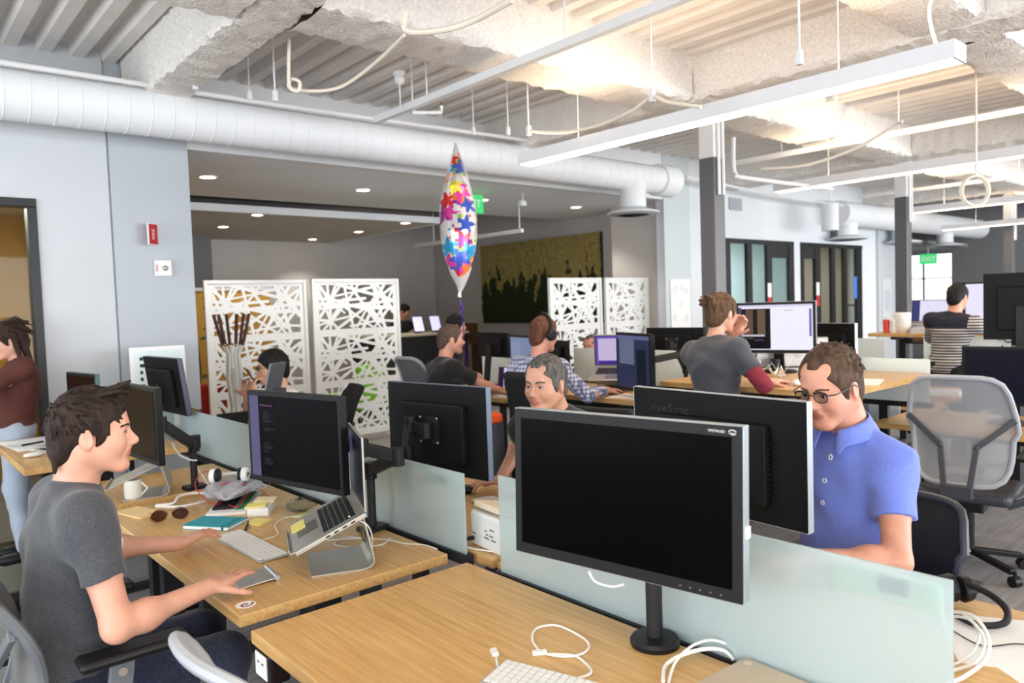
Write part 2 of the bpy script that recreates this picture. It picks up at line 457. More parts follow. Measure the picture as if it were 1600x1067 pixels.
# ---------------------------------------------------------------- people: smooth blended volumes meshed into one surface
class Sdf:
    def __init__(self, lo, hi, h):
        self.h = h; self.lo = np.array(lo, float)
        self.n = np.ceil((np.array(hi, float)-self.lo)/h).astype(int)+1
        self.d = np.full(tuple(self.n), 0.06, np.float32)
    def _win(self, lo, hi, pad):
        a = np.clip(np.floor((np.array(lo)-pad-self.lo)/self.h).astype(int), 0, self.n)
        b = np.clip(np.ceil((np.array(hi)+pad-self.lo)/self.h).astype(int)+1, 0, self.n)
        if np.any(b-a < 1): return None
        sl = tuple(slice(a[i], b[i]) for i in range(3))
        ax = [self.lo[i]+self.h*np.arange(a[i], b[i], dtype=np.float32) for i in range(3)]
        X = ax[0][:, None, None].astype(np.float32); Y = ax[1][None, :, None].astype(np.float32); Z = ax[2][None, None, :].astype(np.float32)
        return sl, X, Y, Z
    def _mix(self, sl, s, k, sub=False):
        d = self.d[sl]
        if sub:
            s = -s
            h = np.maximum(k-np.abs(d-s), 0)/k
            self.d[sl] = np.maximum(d, s)+h*h*k*0.25
        else:
            h = np.maximum(k-np.abs(d-s), 0)/k
            self.d[sl] = np.minimum(d, s)-h*h*k*0.25
    def cone(self, p0, p1, r0, r1=None, k=0.012, sub=False, cut0=None, cut1=None):
        """tapered capsule; cut0 / cut1 trim its ends flat"""
        r1 = r0 if r1 is None else r1
        p0 = np.array(p0, float); p1 = np.array(p1, float); R = max(r0, r1)
        W = self._win(np.minimum(p0, p1)-R, np.maximum(p0, p1)+R, k+2*self.h)
        if W is None: return self
        sl, X, Y, Z = W
        v = p1-p0; L2 = max(float(v@v), 1e-9)
        t = ((X-p0[0])*v[0]+(Y-p0[1])*v[1]+(Z-p0[2])*v[2])/L2
        tc = np.clip(t, 0, 1)
        dx = X-p0[0]-tc*v[0]; dy = Y-p0[1]-tc*v[1]; dz = Z-p0[2]-tc*v[2]
        s = np.sqrt(dx*dx+dy*dy+dz*dz)-(r0+(r1-r0)*tc)
        L = math.sqrt(L2)
        if cut1: s = np.maximum(s, (t-1)*L)
        if cut0: s = np.maximum(s, -t*L)
        self._mix(sl, s.astype(np.float32), k, sub); return self
    def ell(self, c, r, R=None, k=0.012, sub=False):
        c = np.array(c, float); r = np.array(r, float); m = float(max(r)) if R is not None else r
        W = self._win(c-m, c+m, k+2*self.h)
        if W is None: return self
        sl, X, Y, Z = W
        x, y, z = X-c[0], Y-c[1], Z-c[2]
        if R is not None:
            R = np.array(R)
            x, y, z = (R[0, 0]*x+R[1, 0]*y+R[2, 0]*z, R[0, 1]*x+R[1, 1]*y+R[2, 1]*z, R[0, 2]*x+R[1, 2]*y+R[2, 2]*z)
        q = np.sqrt((x/r[0])**2+(y/r[1])**2+(z/r[2])**2)
        g = np.sqrt((x/r[0]**2)**2+(y/r[1]**2)**2+(z/r[2]**2)**2)
        s = q*(q-1)/np.maximum(g, 1e-6)
        self._mix(sl, np.clip(s, -0.06, 0.06).astype(np.float32), k, sub); return self
    def plane(self, p, n):
        """keep only the side where (x-p).n < 0"""
        n = np.array(n, float); n /= np.linalg.norm(n)
        ax = [self.lo[i]+self.h*np.arange(self.n[i]) for i in range(3)]
        s = (ax[0]-p[0])[:, None, None]*n[0]+(ax[1]-p[1])[None, :, None]*n[1]+(ax[2]-p[2])[None, None, :]*n[2]
        self.d = np.maximum(self.d, s.astype(np.float32)); return self
    def ripple(self, amp, fx, fy, fz, ph=0.0):
        ax = [self.lo[i]+self.h*np.arange(self.n[i]) for i in range(3)]
        a = (ax[0]*fx)[:, None, None]+(ax[1]*fy)[None, :, None]+(ax[2]*fz)[None, None, :]
        b = (ax[0]*fy*0.6)[:, None, None]-(ax[1]*fz*0.5)[None, :, None]+(ax[2]*fx*0.7)[None, None, :]
        self.d += (amp*np.sin(a+ph+1.7*np.sin(b))).astype(np.float32); return self
    def mesh(self):
        d = self.d.copy(); d[0] = d[-1] = 0.05; d[:, 0] = d[:, -1] = 0.05; d[:, :, 0] = d[:, :, -1] = 0.05
        s = d < 0
        cnt = np.zeros(tuple(np.array(s.shape)-1), np.uint8)
        for i in (0, 1):
            for j in (0, 1):
                for k in (0, 1):
                    cnt += s[i:s.shape[0]-1+i, j:s.shape[1]-1+j, k:s.shape[2]-1+k]
        act = np.argwhere((cnt > 0) & (cnt < 8))
        vid = np.full(cnt.shape, -1, np.int32); vid[act[:, 0], act[:, 1], act[:, 2]] = np.arange(len(act))
        acc = np.zeros((len(act), 3)); num = np.zeros(len(act))
        cor = [(i, j, k) for i in (0, 1) for j in (0, 1) for k in (0, 1)]
        for a in cor:
            for ax in range(3):
                if a[ax]: continue
                b = list(a); b[ax] = 1
                va = d[act[:, 0]+a[0], act[:, 1]+a[1], act[:, 2]+a[2]]; vb = d[act[:, 0]+b[0], act[:, 1]+b[1], act[:, 2]+b[2]]
                cr = (va < 0) != (vb < 0)
                t = np.where(cr, va/np.where(cr, va-vb, 1), 0)
                p = np.array(a)[None, :].repeat(len(act), 0).astype(float); p[:, ax] += t
                acc[cr] += p[cr]; num[cr] += 1
        V = (act+acc/np.maximum(num, 1)[:, None])*self.h+self.lo
        F = []
        for ax in range(3):
            o1, o2 = [(1, 2), (2, 0), (0, 1)][ax]
            A = np.take(s, range(0, s.shape[ax]-1), ax); B = np.take(s, range(1, s.shape[ax]), ax)
            e = np.argwhere(A != B)
            e = e[(e[:, o1] > 0) & (e[:, o2] > 0)]
            if not len(e): continue
            def at_(d1, d2):
                q = e.copy(); q[:, o1] += d1; q[:, o2] += d2
                return vid[q[:, 0], q[:, 1], q[:, 2]]
            q = np.stack([at_(-1, -1), at_(0, -1), at_(0, 0), at_(-1, 0)], 1)
            ins = s[e[:, 0], e[:, 1], e[:, 2]]
            q[~ins] = q[~ins][:, ::-1]
            F.append(q)
        F = np.concatenate(F); F = F[(F >= 0).all(1)]
        return V, F
    def build(self, name, mats, parent, matfn=None):
        V, F = self.mesh()
        me = bpy.data.meshes.new(name)
        me.vertices.add(len(V)); me.vertices.foreach_set('co', V.astype(np.float32).ravel())
        me.loops.add(len(F)*4); me.loops.foreach_set('vertex_index', F.astype(np.int32).ravel())
        me.polygons.add(len(F)); me.polygons.foreach_set('loop_start', np.arange(0, len(F)*4, 4, dtype=np.int32))
        ml = mats if isinstance(mats, (list, tuple)) else [mats]
        for m in ml: me.materials.append(m)
        if matfn is not None and len(F):
            me.polygons.foreach_set('material_index', matfn(V[F].mean(1)).astype(np.int32))
        me.update(calc_edges=True); me.validate()
        me.polygons.foreach_set('use_smooth', np.ones(len(me.polygons), bool))
        o = bpy.data.objects.new(name, me); COL.objects.link(o); o.parent = parent
        return o

def snap(root, names, pts, lift=.0015):
    """lay points onto the surface of one of the person's parts"""
    from mathutils.bvhtree import BVHTree
    o = [c for c in root.children if c.name.split('.')[0] in names][0]
    me = o.data; bv = BVHTree.FromPolygons([v.co for v in me.vertices], [tuple(p.vertices) for p in me.polygons])
    out = []
    for p in pts:
        q, n, i, d = bv.find_nearest(Vector(p)); out.append(q+n*lift)
    return out

def nrm(v):
    v = np.array(v, float); return v/max(np.linalg.norm(v), 1e-9)
def rot_np(yaw=0, pitch=0, roll=0):
    """pitch > 0 looks down, yaw > 0 turns to the left"""
    return np.array((rotz(yaw) @ roty(pitch) @ rotx(roll)).to_3x3())

class Head:
    def __init__(self, c, R, s=1.0): self.c = np.array(c, float); self.R = np.array(R); self.s = s
    def p(self, x, y, z): return self.c+self.R @ (np.array((x, y, z))*self.s)
    def loc(self, V): return ((V-self.c) @ self.R)/self.s

def add_head(S, H, neck, nr=0.056, female=False, jaw=1.0, fine=True):
    s = H.s; R = H.R
    def E(x, y, z, a, b, c, k=0.012, sub=False, R2=None): S.ell(H.p(x, y, z), np.array((a, b, c))*s, R if R2 is None else R @ R2, k*s, sub)
    def Cn(a, b, r0, r1, k=0.012, sub=False): S.cone(H.p(*a), H.p(*b), r0*s, r1*s, k*s, sub)
    E(-.012, 0, .032, .092, .075, .084, .02)
    E(.036, 0, .040, .056, .064, .056, .03)
    E(.028, 0, -.030, .060, .058, .076, .03)
    for y in (-1, 1):
        Cn((-.002, y*.050*jaw, -.050), (.064, y*.018, -.096), .021, .019, .03)
        E(.056, y*.036, -.028, .032, .026, .030, .03)
    E(.074, 0, -.098, .020, .022*jaw, .017, .02)
    Cn((.084, -.028, .020), (.084, .028, .020), .0105, .0105, .02)
    Cn((.087, 0, .010), (.110, 0, -.026), .0075, .0105, .012)
    E(.107, 0, -.031, .0135, .0125, .0105, .010)
    for y in (-1, 1):
        E(.099, y*.0125, -.034, .0115, .0075, .0075, .008)
        E(.099, y*.031, .001, .017, .0175, .0115, .014, True)
    for y in (-1, 1):
        if fine:
            E(.0785, y*.0315, .000, .0142, .0152, .0130, .006)
            E(.0945, y*.0315, .000, .0110, .0125, .0042, .003, True)
        else:
            E(.0785, y*.0315, .000, .0135, .0150, .0115, .006)
        c_ = Matrix.Rotation(y*0.35, 3, 'Z') @ Matrix.Rotation(-0.2, 3, 'Y')
        E(-.006, y*.076, -.008, .0195, .0085, .032, .008, False, np.array(c_))
        E(.000, y*.0865, -.003, .0105, .0075, .0185, .004, True, np.array(c_))
    E(.0855, 0, -.0585, .0150, .0235, .0060, .010)
    E(.0840, 0, -.0680, .0145, .0205, .0070, .010)
    if fine: Cn((.1005, -.020, -.0632), (.1005, .020, -.0632), .0022, .0022, .004, True)
    E(.092, 0, -.046, .010, .016, .008, .01)
    S.cone(H.p(-.028, 0, -.050), neck, nr*s*0.98, nr*1.08, 0.03)

def head_mat(H, stub=None):
    def fn(Cc):
        L = H.loc(Cc); m = np.zeros(len(Cc), int)
        lip = (L[:, 0] > .083) & (np.abs(L[:, 1]) < .0225) & (((L[:, 2]+.0635)/.0125)**2+(L[:, 1]/.0235)**2 < 1)
        if stub:
            st = (L[:, 2] < -.040-0.25*np.maximum(0, .05-L[:, 0])) & (L[:, 2] > -.125) & (L[:, 0] > .0) & (np.abs(L[:, 1]) < .075)
            m[st] = 2
        m[lip] = 1
        return m
    return fn

def face_bits(H, parent, hair_m, brow=1.0, fine=True):
    """eyeballs, pupils and eyebrows as parts of the person"""
    for y in (-1, 1):
        b = MB(); b.m = 0
        c = Vector(H.p(.0800, y*.0315, .000)); R3 = Matrix(H.R.tolist())
        b.ball(c, .0118*H.s, 14)
        b.m = 1; b.ball(Vector(H.p(.0885, y*.0310, -.0005)), (.0042*H.s, .0063*H.s, .0063*H.s), 12, R3)
        b.build('eye', [EYEW, IRIS], parent, smooth=True)
        if fine:
            l = MB(); l.tube([Vector(q) for q in spline([H.p(.0915, y*.0195, .0020), H.p(.0942, y*.0300, .0060), H.p(.0910, y*.0400, .0042), H.p(.0850, y*.0460, .0005)], 4)], .0010*H.s, 5); l.build('eyelashes', hair_m, parent, smooth=True)
        e = MB(); pts = [H.p(.0955, y*.012, .0180), H.p(.0962, y*.022, .0215), H.p(.0905, y*.036, .0225), H.p(.0790, y*.049, .0180)]
        e.tube([Vector(q) for q in spline(pts, 5)], [r*brow*H.s for r in ([.0022]+[.0040]*10+[.0030]*4+[.0016])][:16], 6)
        e.build('eyebrow', hair_m, parent, smooth=True)

def hair_cap(S, H, style, seed=1):
    """skull-hugging hair volume plus locks; style picks the cut"""
    rnd = random.Random(seed); s = H.s; R = H.R
    def E(x, y, z, a, b, c, k=0.012, sub=False): S.ell(H.p(x, y, z), np.array((a, b, c))*s, R, k*s, sub)
    t = style.get('t', .010)
    E(-.013, 0, .034, .092+t, .076+t*.8, .086+t*1.2, .02)
    E(.030, 0, .052, .056+t*.5, .064+t*.7, .052+t, .03)
    if style.get('nape', True): E(-.062, 0, -.030, .048+t*.6, .058+t*.4, .070, .03)
    if style.get('side', True):
        for y in (-1, 1): E(.010, y*.066, .006, .036, .014, .040, .015)
    fr = style.get('front', .052); fz = style.get('fz', .062)
    # clear the face, ears and neck
    E(.110, 0, -.035+fz-.062, .080, .090, .092, .008, True)
    E(.120, 0, -.06, .110, .10, .075, .008, True)
    for y in (-1, 1): E(.002, y*.090, -.014, .024, .030, .036, .006, True)
    E(.01, 0, -.135, .075, .12, .060, .01, True)
    if style.get('recede'):
        q = style['recede']
        for y in (-1, 1): E(.082, y*.040, .086, .046*q, .030*q, .040*q, .014, True)
        E(.104, 0, .066, .026, .05, .022, .014, True)
    if style.get('bald'):
        E(-.03, 0, .128, .07, .055, .035, .02, True)
    n = style.get('locks', 60); ln = style.get('len', .04); rr = style.get('r', .006); wild = style.get('wild', .3)
    fd = style.get('flow', (1, 0, 0))
    for i in range(n):
        a = rnd.uniform(-PI, PI); e = rnd.uniform(style.get('emin', .0), 1.45)
        d = np.array((math.cos(e)*math.cos(a), math.cos(e)*math.sin(a), math.sin(e)))
        if d[0] > .80 and d[2] < .45: continue
        p = np.array((-.013, 0, .034))+d*np.array((.092+t*.7, .077+t*.6, .086+t*.9))
        if p[0] > .02 and p[2] < .06 and abs(p[1]) < .07: continue
        if p[0] > .045 and p[2] < fz+.034: continue
        if style.get('recede') and p[0] > .03 and abs(p[1]) > .014 and p[2] > .05: continue
        if d[2] < .25 and -.05 < p[0] < .04: ln_i = ln*.6
        else: ln_i = ln
        fl = np.array(fd, float)*(0.4+d[2])+np.array((-.3, 0, -1))*(1-d[2])
        fl = fl+np.array((rnd.gauss(0, wild), rnd.gauss(0, wild), rnd.gauss(0, wild)*.6))
        fl = nrm(fl-d*(fl@d)*.9+d*rnd.uniform(.0, wild*.7))
        q = p+fl*ln_i*rnd.uniform(.6, 1.2)
        S.cone(H.p(*p), H.p(*q), rr*s*rnd.uniform(.8, 1.2), rr*.35*s, .006*s)
    for a, b, r0, r1 in style.get('extra', []): S.cone(H.p(*a), H.p(*b), r0*s, r1*s, .008*s)

def add_hand(S, W, d, n, side, curl=(.25, .3, .3, .35), spread=.10, thumb=.7, sc=1.0, bend=None):
    """W wrist, d towards the fingers, n out of the palm; side +1 left hand, -1 right hand"""
    W = np.array(W, float); d = nrm(d); n = nrm(n-np.array(d)*np.dot(n, d)); t = np.cross(n, d)*side*-1
    # t points from the little finger to the thumb
    def at(a, b, c): return W+(d*a+t*b+n*c)*sc
    kn = [(.092, .031), (.096, .010), (.090, -.011), (.080, -.030)]
    for (a, b) in kn: S.cone(at(.008, b*.55, 0), at(a, b, -.004), .0145*sc, .0112*sc, .014*sc)
    S.ell(at(.045, .026, .010), np.array((.034, .017, .016))*sc, np.array((d, t, n)).T, .015*sc)
    L = [(.040, .024, .020), (.045, .028, .021), (.041, .026, .020), (.032, .019, .018)]
    for i, (a, b) in enumerate(kn):
        p = at(a, b, -.002); f = nrm(d+t*spread*(1.4-i)*.6); c = curl[i]; r = (.0092, .0094, .0088, .0078)[i]*sc
        ang = (bend[i] if bend else c)
        for j, l in enumerate(L[i]):
            v = f*math.cos(ang)+n*math.sin(ang)
            q = p+v*l*sc
            S.cone(p, q, r, r*.92, .0045*sc); p = q; r *= .93; ang += c*(1.1 if j == 0 else .8)
    p = at(.022, .030, .008); v = nrm(d*.72+t*thumb+n*.30)
    for l, r in ((.040, .0125), (.032, .0105), (.026, .0090)):
        q = p+v*l*sc; S.cone(p, q, r*sc, r*.88*sc, .006*sc); p = q; v = nrm(v+d*.28+n*.10)

def solve_elbow(sh, wr, a, b, pole):
    sh, wr = np.array(sh, float), np.array(wr, float); v = wr-sh; L = np.linalg.norm(v)
    if L > (a+b)*.995:
        wr = sh+v*((a+b)*.995/L); v = wr-sh; L = np.linalg.norm(v)
    u = v/L; x = (a*a-b*b+L*L)/(2*L); h = math.sqrt(max(a*a-x*x, 0)); pv = np.array(pole, float); pv = nrm(pv-u*(pv@u))
    return sh+u*x+pv*h, wr

def person(label, loc, yaw, hip=(0, 0, .56), neck=(.03, 0, 1.13), head=None, head_rot=(0, 0, 0), sw=.185, wr=None, wl=None,
           poleR=(-.2, -.5, -1), poleL=(-.2, .5, -1), hr=None, hl=None, arm=(.30, .27), sleeve=.62, sitting=True, vox=.007, hs=1.0,
           skin=SKIN1, hair=(HAIRB, {}), shirt=None, pants=None, shoes=BLACK, collar=None, fat=1.0, jaw=1.0, stub=None, shirt_mat2=None,
           legs=None, folds=.003, shirt_name='t_shirt', undersleeve=None, fine=False, faceparts=True, group=None, shfwd=(0, 0), neck_r=.056, chestd=1.0, hemz=None, shu=.87):
    """everything in the person's own frame: x forward, y to the left, z up, origin on the floor"""
    root = thing('person', label, 'person', loc, yaw, group)
    hip = np.array(hip, float); neck = np.array(neck, float)
    up = nrm(neck-hip); fwd = nrm(np.array((1, 0, 0))-up*up[0]); left = np.cross(up, fwd)
    T = np.linalg.norm(neck-hip)
    def tp(u, f=0, l=0): return hip+up*u*T+fwd*f+left*l
    if head is None: head = neck+np.array((.045, 0, .175))
    H = Head(head, rot_np(*head_rot), hs)
    shR = tp(shu, -.005+shfwd[0], -sw); shL = tp(shu, -.005+shfwd[1], sw)
    if wr is None: wr = tp(.2, .25, -.2)
    if wl is None: wl = tp(.2, .25, .2)
    elR, wr = solve_elbow(shR, wr, arm[0], arm[1], poleR); elL, wl = solve_elbow(shL, wl, arm[0], arm[1], poleL)
    if hr is None: hr = dict(d=nrm(wr-elR), n=(0, 0, -1))
    if hl is None: hl = dict(d=nrm(wl-elL), n=(0, 0, -1))
    if legs is None:
        if sitting:
            legs = [((hip[0]+.01, s*.095, hip[2]-.01), (hip[0]+.43, s*.12, hip[2]-.015), (hip[0]+.40, s*.12, .09)) for s in (-1, 1)]
        else:
            legs = [((hip[0], s*.09, hip[2]-.03), (hip[0]+.015, s*.10, hip[2]*.53), (hip[0]-.02, s*.105, .09)) for s in (-1, 1)]
    pts = np.array([hip, neck, head, head+np.array((.02, 0, .14)), shR, shL, elR, elL, wr, wl, wr+nrm(hr['d'])*.2, wl+nrm(hl['d'])*.2]+[p for l in legs for p in l])
    lo = pts.min(0)-.17; hi = pts.max(0)+.17
    lo[2] = max(lo[2], 0.0)-.01
    f = fat
    def torso(S, g):
        k = .05
        S.ell(tp(-.02), (.125*f+g, .165*f+g, .12+g), None, k)
        S.ell(tp(.20, .01), (.112*f+g, .150*f+g, .15+g), None, k)
        S.ell(tp(.45, .005), (.112*f*chestd+g, .150*f+g, .16+g), None, k)
        S.ell(tp(.70, 0), (.112*chestd+g, .165+g, .15+g), None, k)
        for s_, e in ((shR, -1), (shL, 1)):
            S.cone(tp(.93, -.01, e*.05), s_, .052+g, .055+g, .05)
            S.cone(tp(.74, -.02, e*.08), s_-up*.02, .07+g, .055+g, .06)
    S = Sdf(lo, hi, vox)
    torso(S, -.004)
    for s_, e, w_, hh, sd in ((shR, elR, wr, hr, -1), (shL, elL, wl, hl, 1)):
        S.cone(s_, e, .049, .040, .03); S.ell(s_*.55+e*.45, (.044, .044, .05), None, .03)
        S.cone(e, w_, .040, .026, .02); S.ell(e*.72+w_*.28, (.036, .036, .040), None, .04)
        if hh.get('hand', True):
            add_hand(S, w_, hh['d'], hh['n'], sd, hh.get('curl', (.25, .3, .3, .35)), hh.get('spread', .1), hh.get('thumb', .7), hh.get('sc', .96), hh.get('bend'))
    for (a, b, c) in legs:
        S.cone(a, b, .078*f, .056, .04); S.cone(b, c, .056, .040, .03)
    add_head(S, H, neck-up*.01, neck_r, False, jaw, fine)
    S.build('body', [skin, LIP, stub or skin], root, head_mat(H, stub))
    # hair
    hm, hst = hair
    hlo = H.c-.2*hs; hhi = H.c+.2*hs
    SH = Sdf(hlo, hhi, min(vox, .005) if not fine else .0034)
    hair_cap(SH, H, hst, hst.get('seed', 3))
    SH.build('hair', hm, root)
    if faceparts: face_bits(H, root, hm, hst.get('brow', 1.0), fine)
    # shirt
    if shirt is not None:
        g = .011
        S = Sdf(lo, hi, max(vox, .006)); torso(S, g)
        for s_, e, w_ in ((shR, elR, wr), (shL, elL, wl)):
            sl = sleeve
            if sl <= 1:
                q = s_+(e-s_)*sl
                S.cone(s_, q, .060, .060 if sl < .9 else .052, .035, cut1=True)
            else:
                S.cone(s_, e, .060, .050, .035); q = e+(w_-e)*(sl-1); S.cone(e, q, .050, .040, .02, cut1=True)
        S.cone(tp(.90, -.005), neck+up*.012, .082, .064, .035, cut1=True)
        S.cone(neck+up*.03+fwd*.02, neck+up*.10+fwd*.05, .052, .08, .004, sub=True)
        if folds: S.ripple(folds, 14, 9, 42); S.ripple(folds*.5, 40, 31, 12, 1.0)
        hz = hemz if hemz is not None else hip[2]-.10
        S.plane((0, 0, hz), (0, 0, -1))
        if shirt_mat2: S.build(shirt_name, [shirt, shirt_mat2[0]], root, shirt_mat2[1])
        else: S.build(shirt_name, shirt, root)
    if undersleeve:
        for s_, e, w_ in ((shR, elR, wr), (shL, elL, wl)):
            S = Sdf(lo, hi, vox)
            S.cone(s_+(e-s_)*.5, e, .053, .048, .02, cut0=True); S.cone(e, e+(w_-e)*.85, .047, .034, .02, cut1=True)
            S.ripple(.002, 20, 20, 60); S.build('under_sleeve', undersleeve, root)
    if pants is not None:
        S = Sdf(lo, hi, max(vox, .006)); g = .012
        S.ell(tp(-.02), (.128*f, .166*f, .122), None, .04)
        S.ell(tp(.08), (.112*f, .150*f, .09), None, .04)
        for (a, b, c) in legs:
            S.cone(a, b, .090*f, .070, .05); S.cone(b, c, .070, .058, .03, cut1=True)
        S.ripple(.003, 17, 11, 33)
        S.build('trousers' if pants is not JEANS else 'jeans', pants, root)
    for (a, b, c) in legs:
        c = np.array(c); m = MB()
        m.ball((c[0]+.075, c[1], c[2]-.045), (.135, .048, .042), 14); m.ball((c[0]+.0, c[1], c[2]-.02), (.052, .044, .062), 12)
        m.build('shoe', shoes, root, smooth=True)
    return root, dict(H=H, neck=neck, up=up, fwd=fwd, left=left, tp=tp, elR=elR, elL=elL, wr=wr, wl=wl, shR=shR, shL=shL)

def to_local(loc, yaw, p):
    c, s = math.cos(-yaw), math.sin(-yaw); x, y, z = p[0]-loc[0], p[1]-loc[1], p[2]-loc[2]
    return np.array((c*x-s*y, s*x+c*y, z))
def dir_local(yaw, d):
    c, s = math.cos(-yaw), math.sin(-yaw); return np.array((c*d[0]-s*d[1], s*d[0]+c*d[1], d[2]))

def spectacles(root, H, m, temple=None, r=.019):
    b = MB()
    for y in (-1, 1):
        pts = []
        for j in range(16):
            a = 2*PI*j/16; pts.append(H.p(.104, y*.032+.024*math.cos(a)*(1 if abs(math.cos(a)) < .9 else .95), .0005+.0165*math.sin(a)))
        b.tube([Vector(q) for q in pts], .0016*H.s, 6, closed=True)
        b.tube([Vector(H.p(.104, y*.055, .008)), Vector(H.p(.085, y*.074, .008)), Vector(H.p(.0, y*.082, .010)), Vector(H.p(-.025, y*.080, -.008))], .0019*H.s, 6)
    b.tube([Vector(H.p(.106, -.009, .006)), Vector(H.p(.110, 0, .009)), Vector(H.p(.106, .009, .006))], .0016*H.s, 6)
    # thicker dark brow bar
    for y in (-1, 1): b.tube([Vector(H.p(.1045, y*.010, .014)), Vector(H.p(.1055, y*.033, .018)), Vector(H.p(.103, y*.055, .012))], .0026*H.s, 6)
    g = b.build('eyeglasses', m, root, smooth=True)
    l = MB()
    for y in (-1, 1):
        l.ball(H.p(.104, y*.032, .0005), (.0006, .0225*H.s, .0155*H.s), 16, Matrix(H.R.tolist()))
    l.build('lens', SPEC, g, smooth=True)
    return g
# ---------------------------------------------------------------- the setting
def struct(name, m, mats, **kw):
    return tag(m.build(name, mats, **kw), kind='structure')

DK = 3.55          # underside of the deck ribs
YW = 6.3           # front face of the lobby wall
struct('floor', MB().box2((-4.6, -5.8, -0.1), (23, 14.5, 0)), CARPET)

# ribbed metal deck: trapezoid profile running along y
m = MB(); pitch = 0.21; x = -4.6; prof = []
while x < 23:
    prof += [(x, DK), (x+.085, DK), (x+.115, DK+.085), (x+.18, DK+.085)]
    x += pitch
prof += [(23, DK), (23, DK+.2), (-4.6, DK+.2)]
k = len(prof)
vs = [(p[0], -5.8, p[1]) for p in prof]+[(p[0], 14.5, p[1]) for p in prof]
fs = [(i, (i+1) % k, k+(i+1) % k, k+i) for i in range(k)]
m.add(vs, fs)
struct('ceiling', m, DECK)

def beam(i, a, b):
    """fireproofed beam with an uneven sprayed skin"""
    rnd = random.Random(i); m = MB()
    L = [b[q]-a[q] for q in range(3)]; ax = 0 if L[0] > L[1] else 1
    n = int(L[ax]/.045); ot = 1-ax
    pr = [(a[ot], b[2]), (a[ot]+.012, a[2]+.14), (a[ot], a[2]+.035), (a[ot]+.02, a[2]+.008)]
    pr += [(a[ot]+(b[ot]-a[ot])*t, a[2]) for t in (.22, .42, .6, .8)]
    pr += [(b[ot]-.02, a[2]+.008), (b[ot], a[2]+.035), (b[ot]-.012, a[2]+.14), (b[ot], b[2])]
    vs = []; kk = len(pr)
    for s in range(n+1):
        t = a[ax]+L[ax]*s/n
        for q, (o, z) in enumerate(pr):
            j = .011
            p = [0, 0, 0]; p[ax] = t; p[ot] = o+rnd.uniform(-j, j); p[2] = z+(0 if q in (0, kk-1) else rnd.uniform(-j, j))
            vs.append(tuple(p))
    fs = []
    for s in range(n):
        for q in range(kk-1): fs.append((s*kk+q, s*kk+q+1, (s+1)*kk+q+1, (s+1)*kk+q))
    m.add(vs, fs)
    struct('trim_%d' % i, m, FIREP, smooth=True)
beam(1, (1.60, -5.5, 3.20), (1.92, 6.3, 3.66))
beam(2, (5.15, -5.5, 3.20), (5.55, 6.3, 3.66))
beam(3, (9.50, -5.5, 3.20), (9.95, 6.3, 3.66))
beam(4, (14.2, -5.5, 3.20), (14.65, 6.3, 3.66))
for i, (x0, x1) in enumerate(((-4, 1.60), (1.92, 5.15), (5.55, 9.5), (9.95, 14.2), (14.65, 20))):
    beam(5+i, (x0, 3.62, 3.20), (x1, 4.07, 3.66))
for i, (x0, x1) in enumerate(((1.92, 5.15), (5.55, 9.5), (9.95, 14.2))):
    beam(10+i, (x0, 1.55, 3.22), (x1, 1.98, 3.66))
for i, (x0, x1) in enumerate(((1.92, 5.15), (5.55, 9.5))):
    beam(13+i, (x0, -0.9, 3.22), (x1, -0.45, 3.66))

# outer shell (behind and to the right of the view), with window bands
m = MB(); m.box2((-4.6, -5.75, 0), (23, -5.5, .55)); m.box2((-4.6, -5.75, 2.95), (23, -5.5, 3.7))
for x in (-4.5, 1.25, 5.9, 10.5, 15.1, 19.9): m.box2((x-.18, -5.75, .55), (x+.18, -5.5, 2.95))
struct('wall_right', m, WALL)
m = MB(); m.box2((-4.75, -5.75, 0), (-4.5, 14.5, .55)); m.box2((-4.75, -5.75, 2.95), (-4.5, 14.5, 3.7)); m.box2((-4.75, 6.0, .55), (-4.5, 14.5, 2.95))
for y in (-5.3, -1.1, 2.8): m.box2((-4.75, y-.18, .55), (-4.5, y+.18, 2.95))
struct('wall_rear', m, WALL)

# left wall with the glazed door opening, then the grey panel, then the lobby opening
m = MB()
m.box2((-4.6, YW, 0), (-0.35, YW+.15, DK+.1)); m.box2((-0.35, YW, 2.49), (1.0, YW+.15, DK+.1)); m.box2((1.0, YW, 0), (1.478, YW+.15, DK+.1))
struct('wall_left', m, WALLL)
m = MB(); m.box2((1.492, YW-.004, 0), (2.07, YW+.42, 3.10)); m.box2((1.72, YW-.03, 3.1), (2.07, YW+.42, DK+.1)); m.box2((1.478, YW+.02, 0), (1.492, YW+.15, DK+.1)); m.box2((1.492, YW+.02, 3.1), (1.72, YW+.15, DK+.1))
struct('wall_left_panel', m, WALLG)
m = MB()
m.box2((-0.35, YW-.02, 2.43), (1.0, YW+.10, 2.49)); m.box2((0.94, YW-.02, 0), (1.0, YW+.10, 2.43)); m.box2((-0.35, YW-.02, 0), (-.29, YW+.10, 2.43)); m.box2((-0.29, YW-.02, 0), (.94, YW+.1, .05))
d = struct('door_1', m, FRAMEK, bevel=.004)
MB().box2((-.29, YW+.03, .05), (.94, YW+.045, 2.43)).build('pane', GLASS, d)
